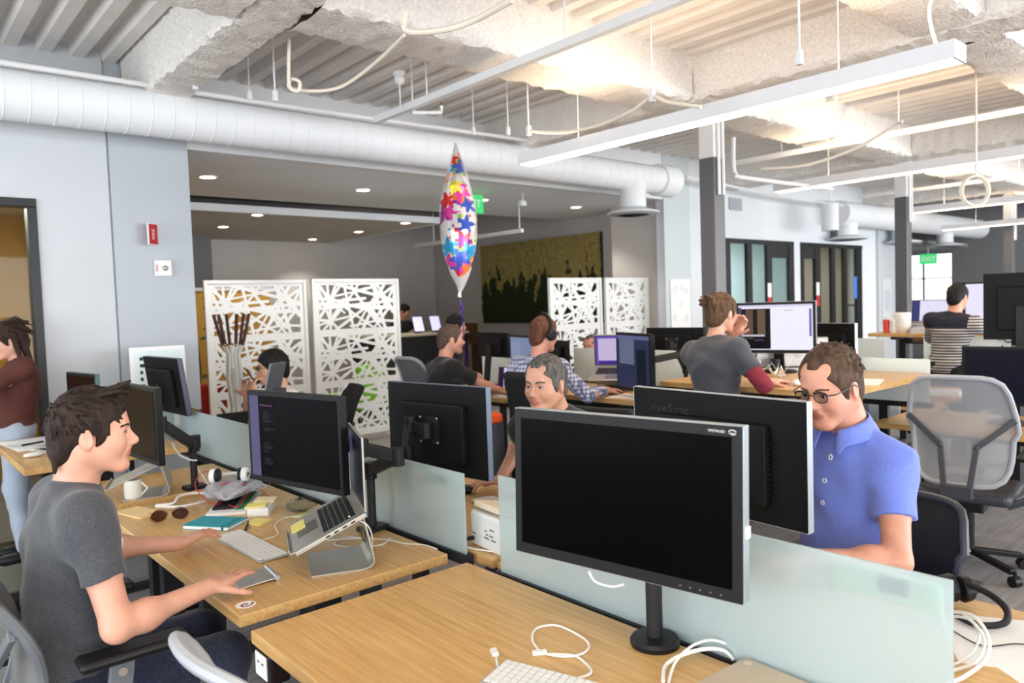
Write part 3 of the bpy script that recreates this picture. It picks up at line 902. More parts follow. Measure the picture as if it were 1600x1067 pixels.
# small meeting room behind that door
m = MB(); m.box2((-2.5, 9.2, 0), (1.9, 9.3, 2.75)); m.box2((1.34, 6.72, 0), (1.44, 9.2, 2.75)); m.box2((-2.6, 6.45, 0), (-2.5, 9.3, 2.75))
struct('wall_meeting_room', m, OCHRE)
m = MB(); m.box2((-2.5, 6.45, 2.7), (1.4, 9.3, 2.78)); struct('ceiling_meeting_room', m, mat('tile_ceiling', (206, 196, 184), .9))
m = MB()
for i in range(3): tag(MB().box2((-.012, -.22, -.22), (-.001, .22, .20)).build('paper_sheet', PAPER, loc=(1.338, 8.45, 2.06-.50*i)), ('topmost', 'middle', 'lowest')[i]+' white sheet pinned up behind the glass door', 'paper', 'sheets in the meeting room')
al = area('meeting_room_lamp', (0, 7.6, 2.6), (0, 0, 0), 1.2, .4, 150, (1, .9, .75))

# header above the lobby opening, its soffits and the fascias
struct('wall_header', MB().box2((2.07, YW, 2.96), (8.25, YW+.12, DK+.1)), FASC)
struct('ceiling_soffit', MB().box2((2.0, YW+.12, 2.97), (9.0, 8.75, 3.02)), SOFF)
struct('trim_fascia', MB().box2((1.9, 9.0, 2.84), (6.55, 9.03, 2.93)).box2((6.52, 9.0, 2.84), (6.55, 12.7, 2.93)), FASC)
struct('ceiling_lobby', MB().box2((0.5, 9.03, 2.86), (6.52, 12.7, 2.92)), mat('lobby_ceiling', (206, 198, 192), .9, var=.05, vscale=12))
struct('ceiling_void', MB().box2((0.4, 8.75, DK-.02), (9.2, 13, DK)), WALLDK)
m = MB(); m.box2((0.4, 12.6, 0), (9.0, 12.75, DK)); struct('wall_back', m, WALLD)
m = MB(); m.box2((3.6, 12.2, 0), (4.3, 12.6, 2.86)); struct('wall_back_pier', m, WALLDK)
m = MB(); m.box2((0.4, 9.9, 0), (4.25, 10.0, 1.93)); struct('wall_ochre', m, OCHRE)
struct('trim_ochre_cap', MB().box2((0.4, 9.88, 1.93), (4.27, 10.02, 1.97)), FASC)
struct('wall_lobby_left', MB().box2((0.3, 6.5, 0), (0.42, 12.75, DK)), WALLD)
struct('wall_moss_side', MB().box2((8.9, 7.38, 0), (9.05, 12.7, DK)), WALLD)
struct('wall_jog', MB().box2((8.40, 6.42, 0), (9.05, 7.38, DK)), WALLD)
# truss bits in the slot between the two lobby ceilings
t = thing('ceiling_truss', 'thin grey bar joist glimpsed in the dark slot of lobby ceiling', 'truss', (2.1, 8.88, 3.1))
MB().box2((0, -.02, 0), (6.2, .02, .03)).box2((0, -.02, .36), (6.2, .02, .39)).build('chord', MIDG, t)
m = MB()
for i in range(20):
    a = i*.31; m.beam((a, 0, .03), (a+.31, 0, .36) if i % 2 == 0 else (a+.31, 0, .03), .016, .016) if i % 2 == 0 else m.beam((a, 0, .36), (a+.31, 0, .03), .016, .016)
m.build('web', MIDG, t)

# right-hand white wall with the two black framed glass fronts
m = MB()
m.box2((8.25, YW, 0), (9.63, YW+.14, DK+.1)); m.box2((9.63, YW, 2.49), (14.12, YW+.14, DK+.1)); m.box2((11.62, YW, 0), (11.87, YW+.14, 2.49)); m.box2((14.12, YW, 0), (14.75, YW+.14, DK+.1))
struct('wall_front', m, WALL)
struct('wall_front_pier', MB().box2((8.22, YW-.015, 0), (8.80, YW, DK)), mat('pier_grey', (204, 212, 214), .8))
struct('wall_end_pier', MB().box2((14.75, YW-.05, 0), (15.55, YW+.5, DK)), WALLG)
def front(i, x0, x1, posts, door):
    m = MB(); f = .09
    m.box2((x0, YW-.03, 2.42), (x1, YW+.03, 2.49)); m.box2((x0, YW-.03, 0), (x1, YW+.03, .08))
    for p, wd in posts: m.box2((p-wd/2, YW-.029, .08), (p+wd/2, YW+.025, 2.42))
    a, b = door
    m.box2((a, YW-.02, 2.22), (b, YW+.02, 2.42)); m.box2((a, YW-.02, .08), (b, YW+.02, .28))
    m.box2((posts[-2][0], YW-.01, 1.38), (posts[-1][0], YW+.015, 1.41)) if i == 3 else None
    w_ = struct('window_%d' % i, m, FRAMEK)
    MB().box2((x0+.03, YW+.027, .05), (x1-.03, YW+.037, 2.42)).build('pane', GLASS, w_)
    return w_
front(2, 9.63, 11.62, [(9.70, .14), (10.29, .13), (10.86, .14), (11.54, .16)], (10.9, 11.45))
front(3, 11.87, 14.12, [(11.91, .07), (12.42, .18), (12.98, .13), (13.44, .13), (13.99, .22)], (11.9, 12.35))
# rooms behind the glass fronts
GREENW = mat('pale_green_wall', (204, 212, 212), .8)
m = MB(); m.box2((9.2, 10.6, 0), (11.75, 10.7, 2.9)); m.box2((11.72, 6.45, 0), (11.78, 10.7, 2.9)); struct('wall_room_a', m, GREENW)
m = MB(); m.box2((11.78, 9.4, 0), (15.0, 9.5, 2.9)); m.box2((14.95, 6.8, 0), (15.05, 9.5, 2.9)); struct('wall_room_b', m, mat('taupe_wall', (172, 158, 146), .8))
struct('ceiling_rooms', MB().box2((9.1, 6.45, 2.78), (15.1, 10.7, 2.86)), mat('room_ceiling', (178, 188, 188), .85))
area('room_lamp', (10.5, 8.4, 2.7), (0, 0, 0), 1.4, .3, 85, (.97, 1, .99)); area('room_lamp', (13.2, 8.0, 2.7), (0, 0, 0), 1.4, .3, 60, (1, .9, .78))
struct('window_4', MB().box2((9.85, 10.57, .9), (10.8, 10.6, 2.3)), mat('bright_pane', (240, 248, 250), .3, emit=(232, 244, 250), estr=1.1))
# far end of the floor: dark grey wall and the blown-out window
m = MB(); m.box2((20.0, -5.5, 0), (20.15, 6.75, DK)); m.box2((20.0, 6.75, 2.55), (20.15, 12, DK)); m.box2((20.0, 6.75, 0), (20.15, 12, .75)); m.box2((20.0, 8.05, .75), (20.15, 12, 2.55))
struct('wall_far', m, WALLDK)
struct('wall_far_side', MB().box2((15.0, 11.9, 0), (20.1, 12.05, DK)).box2((15.0, 9.5, 0), (15.1, 12, DK)), WALLG)
m = MB(); m.box2((20.02, 6.75, .75), (20.08, 8.05, .80)); m.box2((20.02, 6.75, 2.5), (20.08, 8.05, 2.55)); m.box2((20.02, 7.38, .8), (20.08, 7.42, 2.5)); m.box2((20.02, 6.75, 1.9), (20.08, 8.05, 1.93))
struct('window_5', m, MIDG)
struct('ceiling_far', MB().box2((15.6, 6.4, 2.62), (20, 12, 2.7)), mat('far_ceiling', (150, 146, 144), .9))

# round white duct along the left wall
def duct(label, x0, x1, y, z, r, group=None):
    t = thing('air_duct', label, 'duct', (x0, y, z), 0, group)
    m = MB(); pr = []; L = x1-x0; n = int(L/.145)
    pts = [(L*i/n, 0, 0) for i in range(n+1)]
    m.tube(pts, r, 28)
    m.build('duct_shell', DUCTM, t, smooth=True)
    s = MB()
    for i in range(1, n): s.lathe([(r+.0005, -.006), (r+.0045, 0), (r+.0005, .006)], 28, caps=False) if False else s.tube([(L*i/n-.006+.05, 0, 0), (L*i/n+.05, 0, 0), (L*i/n+.006+.05, 0, 0)], [r+.0005, r+.004, r+.0005], 28, caps=False)
    s.build('spiral_seam', DUCTM, t, smooth=True)
    return t
DY, DZ, DR = 5.8, 3.083, 0.165
t = duct('long white round duct running along the left wall', -2.2, 7.55, DY, DZ, DR)
m = MB(); m.tube([(7.38, 0, 0), (9.60, 0, 0), (9.78, 0, 0)], [DR+.01, DR+.01, DR+.01], 24)
m2 = MB(); m2.tube([(9.66, 0, .0), (9.95, 0, 0)], [DR+.03, DR+.03], 24); m2.build('end_cap', DUCTM, t, smooth=True)
m3 = MB(); m3.lathe([(.155, -.06), (.155, -.36)], 24, c=(9.2, 0, 0)); m3.build('drop_collar', DUCTM, t, smooth=True)
def diffuser(p, r, label, group):
    t = thing('air_diffuser', label, 'vent', p, 0, group)
    MB().lathe([(r*.42, .12), (r*.42, .06), (r*.6, .04), (r, .0), (r*1.0, -.012), (r*.94, -.012)], 32).build('flange', DUCTM, t, smooth=True)
    c = MB()
    for q in (.80, .60, .40, .2): c.lathe([(r*q, -.03), (r*(q+.12), -.018), (r*(q+.12), -.014), (r*q, -.022)], 32)
    c.build('cone_ring', GREYP, t, smooth=True)
    MB().lathe([(r*.93, .0), (r*.93, .006)], 32, c=(0, 0, -.006)).build('throat', MIDG, t)
DG = 'round ceiling diffusers'
diffuser((7.0, DY, 2.66), .31, 'round white diffuser under the near end of the left wall duct', DG)
t = duct('white round duct starting over the black framed windows', 12.6, 19.5, 6.0, 2.98, .21)
MB().lathe([(.2, 0), (.22, 0)], 4)
for i, (x, lb) in enumerate(((12.95, 'small white diffuser under the capped start of far duct'), (15.2, 'white diffuser just right of the second dark column'), (17.4, 'farthest white diffuser on the right-hand duct'))):
    MB_ = MB().lathe([(.16, -.17), (.16, -.36)], 20, c=(x-12.6, 0, 0)); MB_.build('drop_collar', DUCTM, t, smooth=True)
    diffuser((x, 6.0, 2.56), .34, lb, DG)

# steel columns with white conduit at the top
def column(x, y, label, wd=.15):
    t = thing('steel_column', label, 'column', (x, y, 0), 0, 'steel columns')
    MB().box2((-wd/2, -wd/2, 0), (wd/2, wd/2, 2.78)).build('dark_shaft', mat('column_grey', (92, 92, 96), .4), t, bevel=.01)
    MB().box2((-wd/2, -wd/2, 2.78), (wd/2, wd/2, 3.4)).build('white_top', CONDW, t, bevel=.01)
    MB().box2((-wd/2-.14, -.16, -.0), (wd/2+.14, .16, .012)).build('base_plate', DGREY, t)
    m = MB(); m.tube([(-.03, -wd/2-.016, 2.47), (-.03, -wd/2-.016, 3.4)], .014, 8); m.tube([(.03, -wd/2-.016, 2.47), (.03, -wd/2-.016, 3.4)], .014, 8); m.build('conduit', CONDW, t, smooth=True)
column(5.46, 3.67, 'dark steel column just behind the standing woman')
column(9.85, 3.87, 'dark steel column left of the man in striped sweater')
column(15.7, 4.35, 'thin grey steel column farthest away at right edge')

# suspended linear lamps
def lamp(x, y0, y1, z, label, n=3, power=True, dx=0):
    t = thing('linear_lamp', label, 'lamp', (x, (y0+y1)/2, z), 0, 'suspended linear lamps')
    L = (y1-y0)/2
    m = MB(); m.box2((-.075, -L+.012, 0), (-.067, L-.012, .085)); m.box2((.067, -L+.012, 0), (.075, L-.012, .085)); m.box2((-.0668, -L+.013, .04), (.0668, L-.013, .06)); m.box2((-.075, -L, 0), (.075, -L+.012, .085)); m.box2((-.075, L-.012, 0), (.075, L, .085))
    m.build('housing', mat('lamp_housing', (226, 227, 230), .5), t)
    for i in range(n):
        a = -L+2*L*i/n+.02; b = -L+2*L*(i+1)/n-.02
        MB().box2((-.064, a, .012), (.064, b, .022)).build('diffuser_panel', LIGHTM, t)
        MB().box2((-.05, a, .066), (.05, b, .074)).build('uplight_panel', UPLIGHT, t)
    for y in (-L*.62, L*.62):
        MB().tube([(0, y, .085), (0, y, DK-z)], .003, 5).build('suspension_wire', CONDW, t)
    if 1.25 < y0 < 1.3: MB().tube(spline([(0, -L+.1, .085), (-.04, -L+.12, .25), (.02, -L+.1, .45), (.0, -L+.1, DK-z)], 6), .008, 6).build('power_cord', WCABLE, t)
    return t
lamp(3.92, 1.28, 4.30, 2.68, 'long lit white lamp nearest the camera crossing the dark column')
lamp(.15, -2.2, 1.35, 2.68, 'linear lamp above the camera over the first bench')
lamp(7.35, 1.2, 4.15, 2.70, 'lit linear lamp second in row, behind the near column')
lamp(11.2, 1.6, 4.4, 2.70, 'third linear lamp beyond second column')
lamp(15.0, 2.4, 5.2, 2.70, 'farthest linear lamp near the grey column')

# unistrut rails and conduits under the deck
def rail(label, x, y0, y1, z, wd=.05, group='white rails under the deck', hang=3):
    t = thing('ceiling_rail', label, 'rail', (x, y0, z), 0, group)
    MB().box2((-wd/2, 0, 0), (wd/2, y1-y0, wd)).build('channel', CONDW, t)
    for i in range(hang):
        y = (y1-y0)*(i+.5)/hang
        MB().tube([(0, y, wd), (0, y, DK-z)], .006, 6).build('hanger_rod', CONDW, t)
    return t
rail('white strut rail above the nearest lamp and balloon', 3.2, 1.0, 5.25, 3.1)
rail('white strut rail above the second lamp', 7.55, 1.2, 4.8, 3.1)
rail('white strut rail beyond the second column', 11.6, 1.0, 5.2, 3.05)
def pipe(name, label, pts, r, cat, m=CONDW, group=None, n=8, sm=8):
    p0 = Vector(pts[0]); b = MB(); q = spline([Vector(p)-p0 for p in pts], sm) if sm > 1 else [Vector(p)-p0 for p in pts]
    b.tube(q, r, n)
    return tag(b.build(name, m, smooth=True, loc=p0), label, cat, group)
pipe('conduit', 'thin white conduit above the left wall duct', [(-2, 5.6, 3.225), (2.2, 5.6, 3.225), (4.5, 5.6, 3.25), (5.36, 5.6, 3.26), (5.44, 5.6, 3.28), (5.465, 5.6, 3.36), (5.465, 5.6, 3.54)], .018, 'conduit', sm=5)
pipe('conduit', 'thin white conduit along the white wall over the windows', [(8.2, 5.9, 3.2), (11, 5.9, 3.1), (14, 5.9, 3.1), (19, 5.9, 3.1)], .02, 'conduit', sm=2)
def hanger(px, py0, py1, d, label):
    a, b = P(px, py0, d), P(px, py1, d); a = Vector((b.x, b.y, DK))
    t = thing('ceiling_hanger', label, 'hanger', b, 0, 'hanging rods and boxes')
    MB().tube([(0, 0, 0), (0, 0, a.z-b.z)], .006, 6).build('rod', CONDW, t)
    MB().box((0, 0, 0), (.03, .03, .07)).build('clip', CONDW, t, bevel=.004)
for px, y0, y1, d, lb in ((305, 60, 132, 5.2, 'leftmost white hanger rod, above the grey panel'), (390, 110, 148, 5.6, 'white hanger rod left of the coiled cable'), (430, 110, 150, 5.0, 'white hanger rod beside the coiled cable'),
                      (645, 120, 172, 5.8, 'white hanger rod right of the smoke detector'), (740, 160, 205, 6.6, 'white hanger rod above the balloon'), (794, 150, 205, 6.4, 'white hanger rod right of the balloon'), (1249, 30, 90, 3.6, 'white drop box hanging at upper right'), (1019, 90, 150, 4.4, 'white hanger holding the slack cable'), (826, 150, 204, 5.6, 'white hanger at the left end of slack cable')):
    hanger(px, y0, y1, d, lb)
def hangcable(label, pl, r=.011, group='slack white ceiling cables'):
    pipe('ceiling_cable', label, [P(*q) for q in pl], r, 'cable', mat('cream_cable', (236, 226, 208), .5), group, sm=8)
hangcable('slack cream cable from the balloon side up to the white hanger', [(826, 204, 5.6), (870, 207, 5.4), (930, 198, 5.0), (985, 175, 4.6), (1019, 152, 4.4), (1045, 160, 4.3), (1095, 167, 4.15)])
hangcable('coiled cream cable above the duct left of centre', [(452, 62, 4.6), (451, 110, 4.6), (453, 136, 4.6), (466, 142, 4.6), (468, 128, 4.6), (456, 124, 4.62), (454, 138, 4.65), (500, 142, 4.7), (540, 132, 4.8), (590, 95, 4.6), (632, 55, 4.3)])
hangcable('grey cable bundle clipped under the big beam', [(634, 20, 3.9), (636, 48, 3.9), (690, 47, 3.85), (740, 32, 3.8), (800, 0, 3.6)], .016)
hangcable('slack cream cable right of the near column', [(1190, 264, 6.6), (1260, 258, 6.4), (1340, 230, 6.2), (1400, 195, 6.0), (1410, 190, 5.9)], .012)
m = MB(); cc = P(1525, 298, 5.8)
for k_ in range(3): m.tube([Vector((0, .008*k_, 0))+Vector((.10*math.cos(a)*.75, -.07*math.cos(a), .115*math.sin(a))) for a in [2*PI*i/24 for i in range(24)]], .010, 6, closed=True)
m.tube([(0, 0, .115), (.01, 0, .5), (0, 0, DK-cc.z)], .008, 6)
tag(m.build('cable_coil', mat('cream_cable', (236, 226, 208)), smooth=True, loc=cc), 'coil of cream cable hanging at far upper right', 'cable')
pipe('conduit', 'curved white conduit right of the near column', [P(1146, 215, 7.0), P(1146, 258, 7.0), P(1150, 272, 7.0), P(1165, 278, 7.0), P(1300, 295, 7.8)], .02, 'conduit')
# smoke detector, sprinkler and pendant on the ceiling
t = thing('smoke_detector', 'round white detector on a stem under the ribbed deck', 'detector', P(624, 124, 5.6))
MB().ball((0, 0, 0), (.04, .04, .042), 14).lathe([(.03, .02), (.045, .03), (.045, .055), (.01, .06)], 14).build('dome', WHITE, t, smooth=True); MB().tube([(0, 0, -.22), (0, 0, 0)], .006, 6).build('stem', CONDW, t)
t = thing('sprinkler_pipe', 'short white sprinkler branch with brass head', 'sprinkler', P(690, 176, 5.6))
MB().tube([(-.18, .12, 0), (0, 0, 0), (0, 0, .05)], .014, 8).build('branch', CONDW, t); MB().cyl((0, 0, .05), (0, 0, .075), .008).build('head', mat('brass', (150, 96, 48), .4, .6), t)
for px, py, d, lb in ((817, 322, 9.2, 'small white pendant sensor below the soffit right of balloon'), (1300, 160, 7.0, 'white pendant box between the lamps')):
    t = thing('pendant_sensor', lb, 'sensor', P(px, py, d)); 
    MB().lathe([(.05, 0), (.05, .05), (.03, .07)], 14).build('head', WHITE, t, smooth=True); MB().tube([(0, 0, .07), (0, 0, (2.97 if d > 8 else DK)-P(px, py, d).z)], .006, 6).build('stem', CONDW, t)
# white strut lengths hanging in the open part of the lobby ceiling
t = thing('ceiling_rail', 'white strut hanging in the lobby right of the balloon', 'rail', P(650, 384, 12.0)); e = P(816, 360, 9.8)-P(650, 384, 12.0)
MB().beam((0, 0, 0), e, .05, .05).build('channel', CONDW, t)
for f_ in (.2, .98): MB().tube([e*f_, Vector((e.x*f_, e.y*f_, 3.53-t.location.z))], .008, 6).build('hanger_rod', CONDW, t)

# downlights
for i, (x, y, z, r, lb) in enumerate(((2.645, 7.5, 2.965, .075, 'first downlight from left in the near grey soffit'), (4.36, 7.5, 2.965, .075, 'second downlight in near grey soffit, left of the balloon'), (6.08, 7.5, 2.965, .075, 'downlight in the near soffit beside green exit sign'), (7.74, 7.45, 2.965, .075, 'downlight in near soffit above the moss panel'),
        (3.85, 9.25, 2.855, .07, 'downlight by the fascia of far lobby ceiling, left'), (3.95, 10.7, 2.855, .07, 'far lobby downlight nearest the grey panel'), (5.95, 12.0, 2.855, .07, 'deepest downlight of the lobby ceiling'), (6.05, 10.6, 2.855, .07, 'far lobby downlight left of balloon, middle depth'), (6.05, 9.25, 2.855, .07, 'downlight by the fascia beside the balloon'))):
    t = thing('downlight', lb, 'light', (x, y, z), 0, 'recessed downlights')
    MB().lathe([(r, .004), (r+.02, .004), (r+.02, -.004), (r, -.006)], 24, caps=False).build('trim_ring', WHITE, t, smooth=True); MB().lathe([(r-.001, .002), (r-.001, -.001)], 24).build('lens', DOWNL, t)
    l = bpy.data.lights.new('downlight_beam', 'SPOT'); l.energy = 50; l.spot_size = 1.9; l.spot_blend = .6; l.color = (1, .93, .82); l.shadow_soft_size = .06
    lo_ = bpy.data.objects.new('downlight_beam', l); COL.objects.link(lo_); lo_.location = (x, y, z-.03)
# exit signs
def exit_sign(p, rz, label, top):
    t = thing('exit_sign', label, 'sign', p, rz, 'green exit signs')
    MB().box((0, 0, 0), (.03, .34, .22)).build('panel', GREENX, t, bevel=.004)
    MB().tube([(0, 0, .11), (0, 0, top-p[2])], .008, 6).build('stem', CONDW, t)
    text('lettering', 'EXIT', .13, WHITE, t, Matrix.Translation((.016, 0, 0)) @ FACE_X)
exit_sign((5.55, 7.05, 2.83), -PI/2, 'green exit sign half hidden behind the balloon', 2.97)
exit_sign((17.6, 6.4, 2.30), PI+.5, 'green exit sign far away before the bright window', 2.62)
# fire notice and strobe on the grey panel
t = thing('fire_sign', 'red and white fire sign projecting from the grey wall panel', 'sign', (1.755, YW-.06, 2.26))
MB().box((0, 0, 0), (.012, .11, .165)).build('sign_plate', WHITE, t); MB().box((.007, 0, 0), (.002, .10, .155)).box((-.007, 0, 0), (.002, .10, .155)).build('red_face', RED, t)
t.rotation_euler = (0, 0, -.9)
text('lettering', 'FIRE', .045, WHITE, t, Matrix.Translation((.0085, 0, 0)) @ FACE_X @ Matrix.Rotation(PI/2, 4, 'Z'))
t = thing('fire_strobe', 'white fire alarm strobe below the red sign', 'alarm', (1.83, YW-.004, 2.0))
MB().box2((-.065, -.03, -.065), (.065, 0, .065)).build('housing', WHITE, t, bevel=.008); MB().ball((.012, -.03, 0), (.022, .018, .022), 14).build('flash_lens', ALU, t, smooth=True)
text('lettering', 'FIRE', .03, RED, t, Matrix.Translation((-.048, -.031, 0)) @ Matrix(((1, 0, 0, 0), (0, 0, -1, 0), (0, 1, 0, 0), (0, 0, 0, 1))) @ Matrix.Rotation(PI/2, 4, 'Z'))
# posters, vents and door details of the right wall
t = thing('wall_poster', 'pale line drawing poster on the grey pier left of column', 'poster', (8.53, YW-.02, 1.55))
MB().box2((-.22, -.012, -.34), (.22, 0, .34)).build('sheet', PAPER, t)
for (a, b) in ((-.13, .2), (.02, .22), (.13, .18), (-.14, -.18), (.12, -.2), (0, 0)): MB().tube([(a+.03*math.cos(q), -.014, b+.045*math.sin(q)) for q in [2*PI*i/10 for i in range(10)]], .004, 4, closed=True).build('line_drawing', mat('faint_teal', (190, 214, 206), .7), t)
t = thing('wall_poster', 'pale poster on the end pier right of the windows', 'poster', (15.1, YW-.052, 1.45)); MB().box2((-.2, -.012, -.42), (.2, 0, .42)).build('sheet', mat('poster_grey', (206, 212, 220), .7), t)
MB().box2((-.12, -.014, -.2), (.12, -.011, .2)).build('line_drawing', mat('poster_ink', (186, 196, 208), .7), t)
for x, z, lb in ((9.95, 3.0, 'grey grille on the white wall above left window'), (13.1, 2.66, 'grey grille under the far duct start')):
    t = thing('wall_vent', lb, 'vent', (x, YW-.004, z), 0, 'wall grilles'); MB().box2((-.16, -.02, -.09), (.16, 0, .09)).build('grille', MIDG if z < 2.8 else GREYP, t)
tag(MB().lathe([(.13, -.21), (.13, .21)], 20).tube([(0, 0, .2), (0, 0, DK-2.83)], .012, 8).build('cylinder_light', DUCTM, smooth=True, loc=(11.7, 5.7, 2.83)), 'white cylinder downlight hanging before the white wall', 'light')
for x, lb in ((10.86, 'white and red notice on the left black door post'), (12.42, 'white and red notice on the right black door post')):
    t = thing('door_notice', lb, 'notice', (x-.03, YW-.035, 1.62), 0, 'notices on black posts'); MB().box2((-.055, -.004, -.02), (.055, 0, .20)).build('white_half', PAPER, t); MB().box2((-.055, -.004, -.20), (.055, 0, -.02)).build('red_half', RED, t)
tag(MB().box2((-.05, -.006, -.2), (.05, 0, .2)).build('blue_poster', mat('poster_blue', (70, 130, 230), .5), loc=(13.8, YW-.035, 1.72)), 'small blue poster on the last black window post', 'poster')
t = thing('pendant_lamp', 'round pendant lamp lit behind the right glass front', 'lamp', (12.15, 7.0, 2.02)); MB().ball((0, 0, 0), .07, 14).build('bulb', DOWNL, t, smooth=True); MB().lathe([(.03, .1), (.14, .03), (.14, .02)], 18).build('shade', FRAMEK, t, smooth=True); MB().tube([(0, 0, .1), (0, 0, .76)], .006, 6).build('cord', BLK, t)
# moss panel
t = thing('moss_panel', 'framed living moss panel, golden above and dark green below', 'wall art', (8.9, 9.5, 2.0))
def mossf(u, v):
    r_ = random.Random(int(u*997)*131+int(v*991)); return (-.05-r_.random()*.04, -1.5+3.0*u, -.71+1.43*v)
MB().grid(mossf, 90, 46).build('moss_surface', MOSS, t, smooth=True); MB().box2((-.04, -1.5, -.71), (-.001, 1.5, .72)).build('backing', DGREY, t)
# lobby furniture
t = thing('reception_counter', 'black reception counter behind the perforated screens', 'counter', (6.75, 10.12, 0))
MB().box2((-1.0, -.35, 0), (.75, .35, 1.18)).build('cabinet', mat('counter_black', (18, 18, 20), .5), t, bevel=.005); MB().box2((-1.02, -.38, 1.18), (.77, .38, 1.215)).build('counter_top', mat('counter_top', (196, 186, 160), .4), t, bevel=.004)
for i, px in enumerate((6.72, 7.05)):
    k_ = thing('tablet', 'tablet on stand, %s of two on the black counter' % ('left' if i == 0 else 'right'), 'tablet', (px, 9.98, 1.215), 0, 'tablets on the counter')
    MB(rotx(-.3)).box2((-.10, -.006, .02), (.10, .006, .28)).build('tablet_body', FRAMEK, k_, bevel=.003); MB(rotx(-.3)).box2((-.09, -.009, .03), (.09, -.006, .27)).build('display', mat('tablet_glow', (210, 210, 245), .3, emit=(205, 205, 245), estr=.8), k_); MB().box2((-.05, 0, 0), (.05, .09, .02)).build('stand_foot', BLACK, k_)
t = thing('sideboard', 'low brown wooden sideboard under the moss panel', 'cabinet', (8.55, 9.4, 0)); WALN = wood('walnut', (74, 48, 30), (112, 76, 48), .45)
MB().box2((-.25, -1.5, .12), (.25, 1.3, 1.02)).build('carcass', WALN, t, bevel=.006)
for i in range(4): MB().box2((-.262, -1.46+.69*i, .16), (-.25, -.81+.69*i, .98)).build('door', WALN, t, bevel=.003)
MB().box2((-.2, -1.4, 0), (.2, 1.2, .12)).build('plinth', BLK, t)
tag(MB().box2((-.15, -.3, 0), (.15, .3, .30)).build('wooden_crate', WALN, loc=(8.0, 10.6, 1.02), bevel=.004), 'brown wooden box standing left of the moss panel', 'box')
t = thing('side_table', 'dark side table carrying the brown wooden box', 'table', (8.0, 10.6, 0)); MB().box2((-.25, -.45, .97), (.25, .45, 1.02)).build('tabletop', WALN, t); 
for a in (-.2, .2):
    for b in (-.4, .4): MB().box2((a-.02, b-.02, 0), (a+.02, b+.02, .97)).build('leg', BLK, t)
def lounge(x, y, rz, c, label):
    t = thing('lounge_chair', label, 'chair', (x, y, 0), rz)
    MB().box2((-.32, -.34, .22), (.32, .34, .44)).build('seat', c, t, bevel=.05, bseg=3); MB().box2((-.36, -.34, .3), (-.2, .34, .86)).build('backrest', c, t, bevel=.05, bseg=3)
    for a in (-.25, .25):
        for b in (-.27, .27): MB().cyl((a, b, 0), (a, b, .24), .015, n=8).build('leg', BLACKM, t)
lounge(5.3, 9.6, 2.0, mat('lime_fabric', (120, 186, 40), .8), 'lime green lounge chair seen through the right screen')
lounge(2.95, 8.72, .8, mat('red_fabric', (170, 40, 36), .8), 'red lounge chair seen low through the left screen')
lounge(3.85, 8.85, .6, mat('blue_fabric', (30, 74, 96), .8), 'teal lounge chair seen low behind the left screen')
t = thing('potted_plant', 'tall leafy plant before the ochre wall', 'plant', (3.10, 9.48, 0))
MB().lathe([(.12, 0), (.16, .32), (.14, .32), (.1, .06)], 18).build('pot', GREYP, t, smooth=True); rn = random.Random(4); LEAF = mat('leaf_green', (44, 62, 34), .5)
m = MB()
for i in range(30):
    a = rn.uniform(0, 2*PI); z = rn.uniform(.8, 1.9); r = rn.uniform(.08, .26); c = Vector((r*math.cos(a), r*math.sin(a), z)); m.ball(c, (.075, .03, .008), 8, Euler((rn.uniform(-.6, .6), rn.uniform(-.5, .9), a)).to_matrix())
m.build('foliage', LEAF, t, smooth=True); MB().tube([(0, 0, .3), (.03, 0, 1.0), (-.02, .02, 1.75)], .012, 6).build('stem', WALN, t)
# plant stand at the far end
t = thing('display_shelf', 'dark shelf with white dotted panel beyond the end pier', 'shelf', (16.4, 6.9, 0)); MB().box2((-.3, -.25, 0), (.3, .25, 1.35)).build('cabinet', mat('brown_dark', (52, 34, 28), .6), t); MB().box2((-.25, -.05, 1.35), (.25, .05, 2.1)).build('panel', mat('speckle', (40, 48, 52), .6, c2=(190, 200, 205), vscale=28), t)
tag(MB().lathe([(.05, 0), (.085, .06), (.09, .2), (.08, .21)], 18).build('white_pot', WHITE, smooth=True, loc=(8.3, 3.28, 1.186)), 'white pot on the raised desk beside second column', 'pot')
